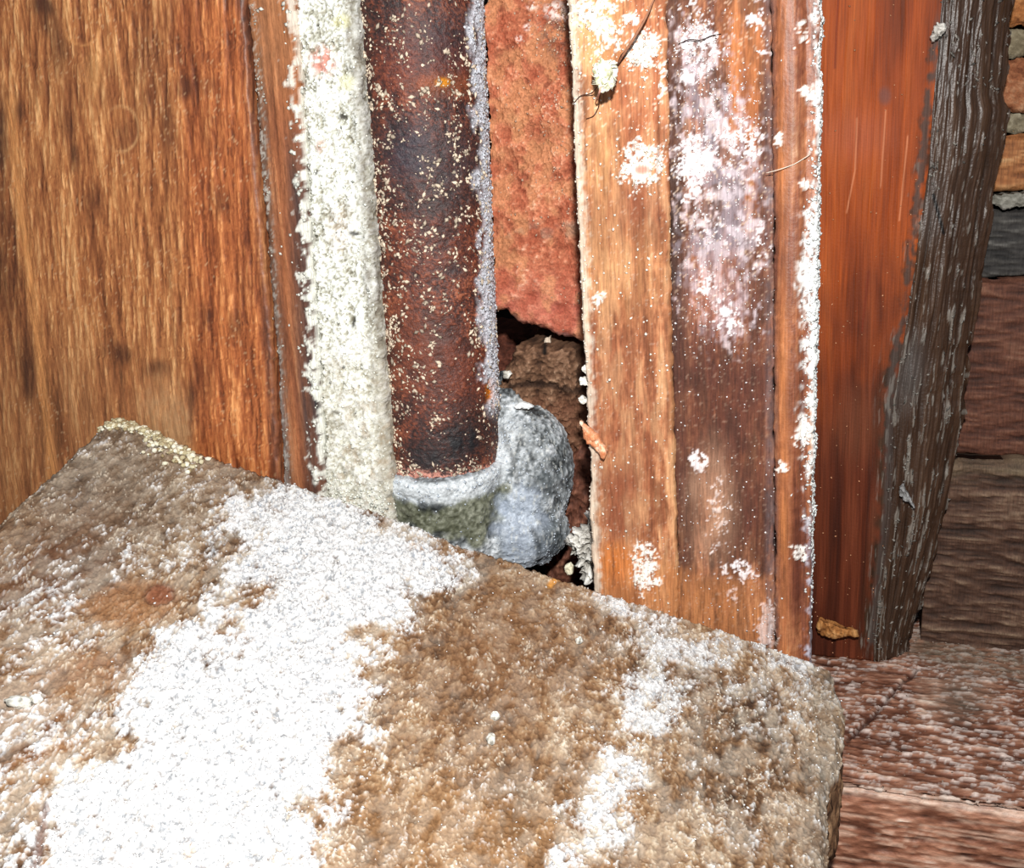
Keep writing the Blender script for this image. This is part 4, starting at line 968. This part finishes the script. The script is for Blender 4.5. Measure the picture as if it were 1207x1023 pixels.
on_board('mortar_crumb', 'cream crumb alone on the brown middle of the rough board, lower of two', 'crumb', 578, 874, 5, 5, WHT, 731)
on_board('mortar_crumb', 'small pale crumb just above the larger cream one on the rough board', 'crumb', 583, 847, 5, 3, WHT, 732)
on_board('mortar_crumb', 'white crumb near the whitened strip right of the brown patch on the rough board', 'crumb', 682, 758, 4, 3, WHT, 733)
on_board('plaster_flake', 'long white plaster flake at the left end of the rough board', 'flake', 22, 832, 16, 5, WHT, 734, h=.0016)
on_board('plaster_flake', 'short white plaster flake next to the longer one, rough board left end', 'flake', 43, 828, 8, 4, WHT, 735, h=.0014)

# ------------------------------------------------------------ cocoon-like fluff with twig on the moulded board
def curve(name, pts, r, color, parent, mat=None, n=8):
    """tapered tube through wall-frame points [(px, py, t, radius factor)]"""
    Q = []; R_ = []
    for (x, y, t, k_) in pts:
        s_, z_ = pixpt(x, y, t); Q.append(W(s_, t, z_)); R_.append(r*k_)
    Q = np.array(Q); R_ = np.array(R_); m = len(Q)
    tt_ = np.linspace(0, m-1, (m-1)*6+1); Qi = np.stack([np.interp(tt_, range(m), Q[:, i]) for i in range(3)], -1)
    for _ in range(4): Qi[1:-1] = (Qi[:-2]+2*Qi[1:-1]+Qi[2:])/4
    Ri = np.interp(tt_, range(m), R_); d_ = np.gradient(Qi, axis=0); d_ /= np.linalg.norm(d_, axis=1, keepdims=True)
    a_ = np.cross(d_, WN); a_ /= np.linalg.norm(a_, axis=1, keepdims=True); b_ = np.cross(d_, a_)
    th_ = np.linspace(0, 2*math.pi, n, endpoint=False)
    P_ = Qi[:, None]+Ri[:, None, None]*(np.cos(th_)[None, :, None]*a_[:, None]+np.sin(th_)[None, :, None]*b_[:, None])
    return loft(name, P_, np.tile(C(*color), (len(Qi)*n, 1)).reshape(len(Qi), n, 3), mat or M_RAW, parent)
CT = -.0075
sF, zF = pixpt(713, 88, CT)
FL = thing('fluff_clump', 'pale fluffy clump with thin legs stuck on the moulded board near its top', 'fluff', W(sF, CT, zF))
def fluff():
    n_a, n_r = 60, 40
    ll = np.linspace(.02, math.pi-.02, n_r)[:, None]; oo = np.linspace(0, 2*math.pi, n_a, endpoint=False)[None]
    ux = np.sin(ll)*np.cos(oo); uy = np.sin(ll)*np.sin(oo); uz = np.cos(ll)*np.ones_like(oo)
    k_ = .62+.75*fbm3(ux*2.2+5, uy*2.2+5, uz*2.2+5, 4, 77)
    P_ = W(sF+ux*.0024*k_, CT+uy*.0022*k_, zF+uz*.0031*k_)
    cc_ = ramp(fbm3(ux*4+9, uy*4+9, uz*4+9, 3, 78), [(.1, (150, 150, 110)), (.4, (206, 206, 176)), (.7, (226, 232, 226)), (.95, (250, 252, 250))])
    loft('fluff_body', P_, cc_, M_MOULD, FL, flip=True)
    for i in range(34):
        a0 = random.random()*6.28; L_ = random.uniform(8, 14)
        x, y = 713+math.cos(a0)*6, 88+math.sin(a0)*8
        curve('fluff_strand', [(x, y, CT, 1), (x+math.cos(a0)*L_*.5+random.uniform(-2, 2), y+math.sin(a0)*L_*.5, CT-.0015, .8), (x+math.cos(a0+.5)*L_, y+math.sin(a0+.5)*L_, CT-.0005, .4)], .00013, (226, 222, 196), FL, M_MOULD, 5)
    curve('leg', [(710, 98, CT, 1), (707, 108, CT-.001, 1), (704, 116, -.004, .8), (702, 121, .001, .5)], .00028, (206, 150, 128), FL)
    curve('leg', [(706, 100, CT+.002, .8), (697, 111, .0005, .8), (684, 112, .0010, .6), (676, 122, .0012, .5)], .00016, (70, 36, 24), FL)
    curve('leg', [(708, 104, CT+.003, .8), (706, 126, .0008, .8), (700, 137, .0011, .6), (691, 140, .0012, .5)], .00016, (70, 36, 24), FL)
fluff()
TW = thing('twig', 'thin dark twig slanting up right from the fluffy clump', 'twig', W(*[float(v) for v in (pixpt(730, 72, -.001)[0], -.001, pixpt(730, 72, -.001)[1])]))
curve('twig_stem', [(728, 76, .0010, .4), (735, 64, -.0016, 1), (748, 44, -.003, 1.1), (762, 20, -.002, .9), (772, -4, .0006, .6), (776, -14, .001, .3)], .00030, (150, 104, 80), TW)
curve('stem_tip', [(727, 78, .0006, .5), (734, 66, .0008, 1.4), (738, 60, .0010, .8)], .0004, (60, 30, 20), TW)
# cobweb threads across the bead and a crack fibre on the field
def thread(name, label, pts, r, color):
    s_, z_ = pixpt(pts[0][0], pts[0][1], pts[0][2]); t_ = thing(name, label, 'thread', W(s_, pts[0][2], z_))
    curve('strand', pts, r, color, t_, M_MOULD, 5)
thread('cobweb_thread', 'fine white thread slanting across the bead of the moulded board', [(903, 204, .001, 1), (918, 200, -.0004, 1), (936, 194, .0006, 1), (955, 182, .002, 1)], .00010, (220, 206, 190))
thread('dark_fibre', 'thin curled dark fibre on white bloom near the top of the sunken board face', [(800, 52, .0028, 1), (812, 46, .0018, 1), (826, 48, .0018, 1), (838, 42, .0024, 1), (850, 40, .0030, .8)], .00012, (50, 34, 30))
thread('dark_fibre', 'thin dark bristle lying on the pale-flecked top of the sill beam', [(1056, 932, .012, .6), (1066, 942, .011, 1), (1076, 952, .011, 1), (1082, 955, .012, .6)], .0002, (40, 22, 18))
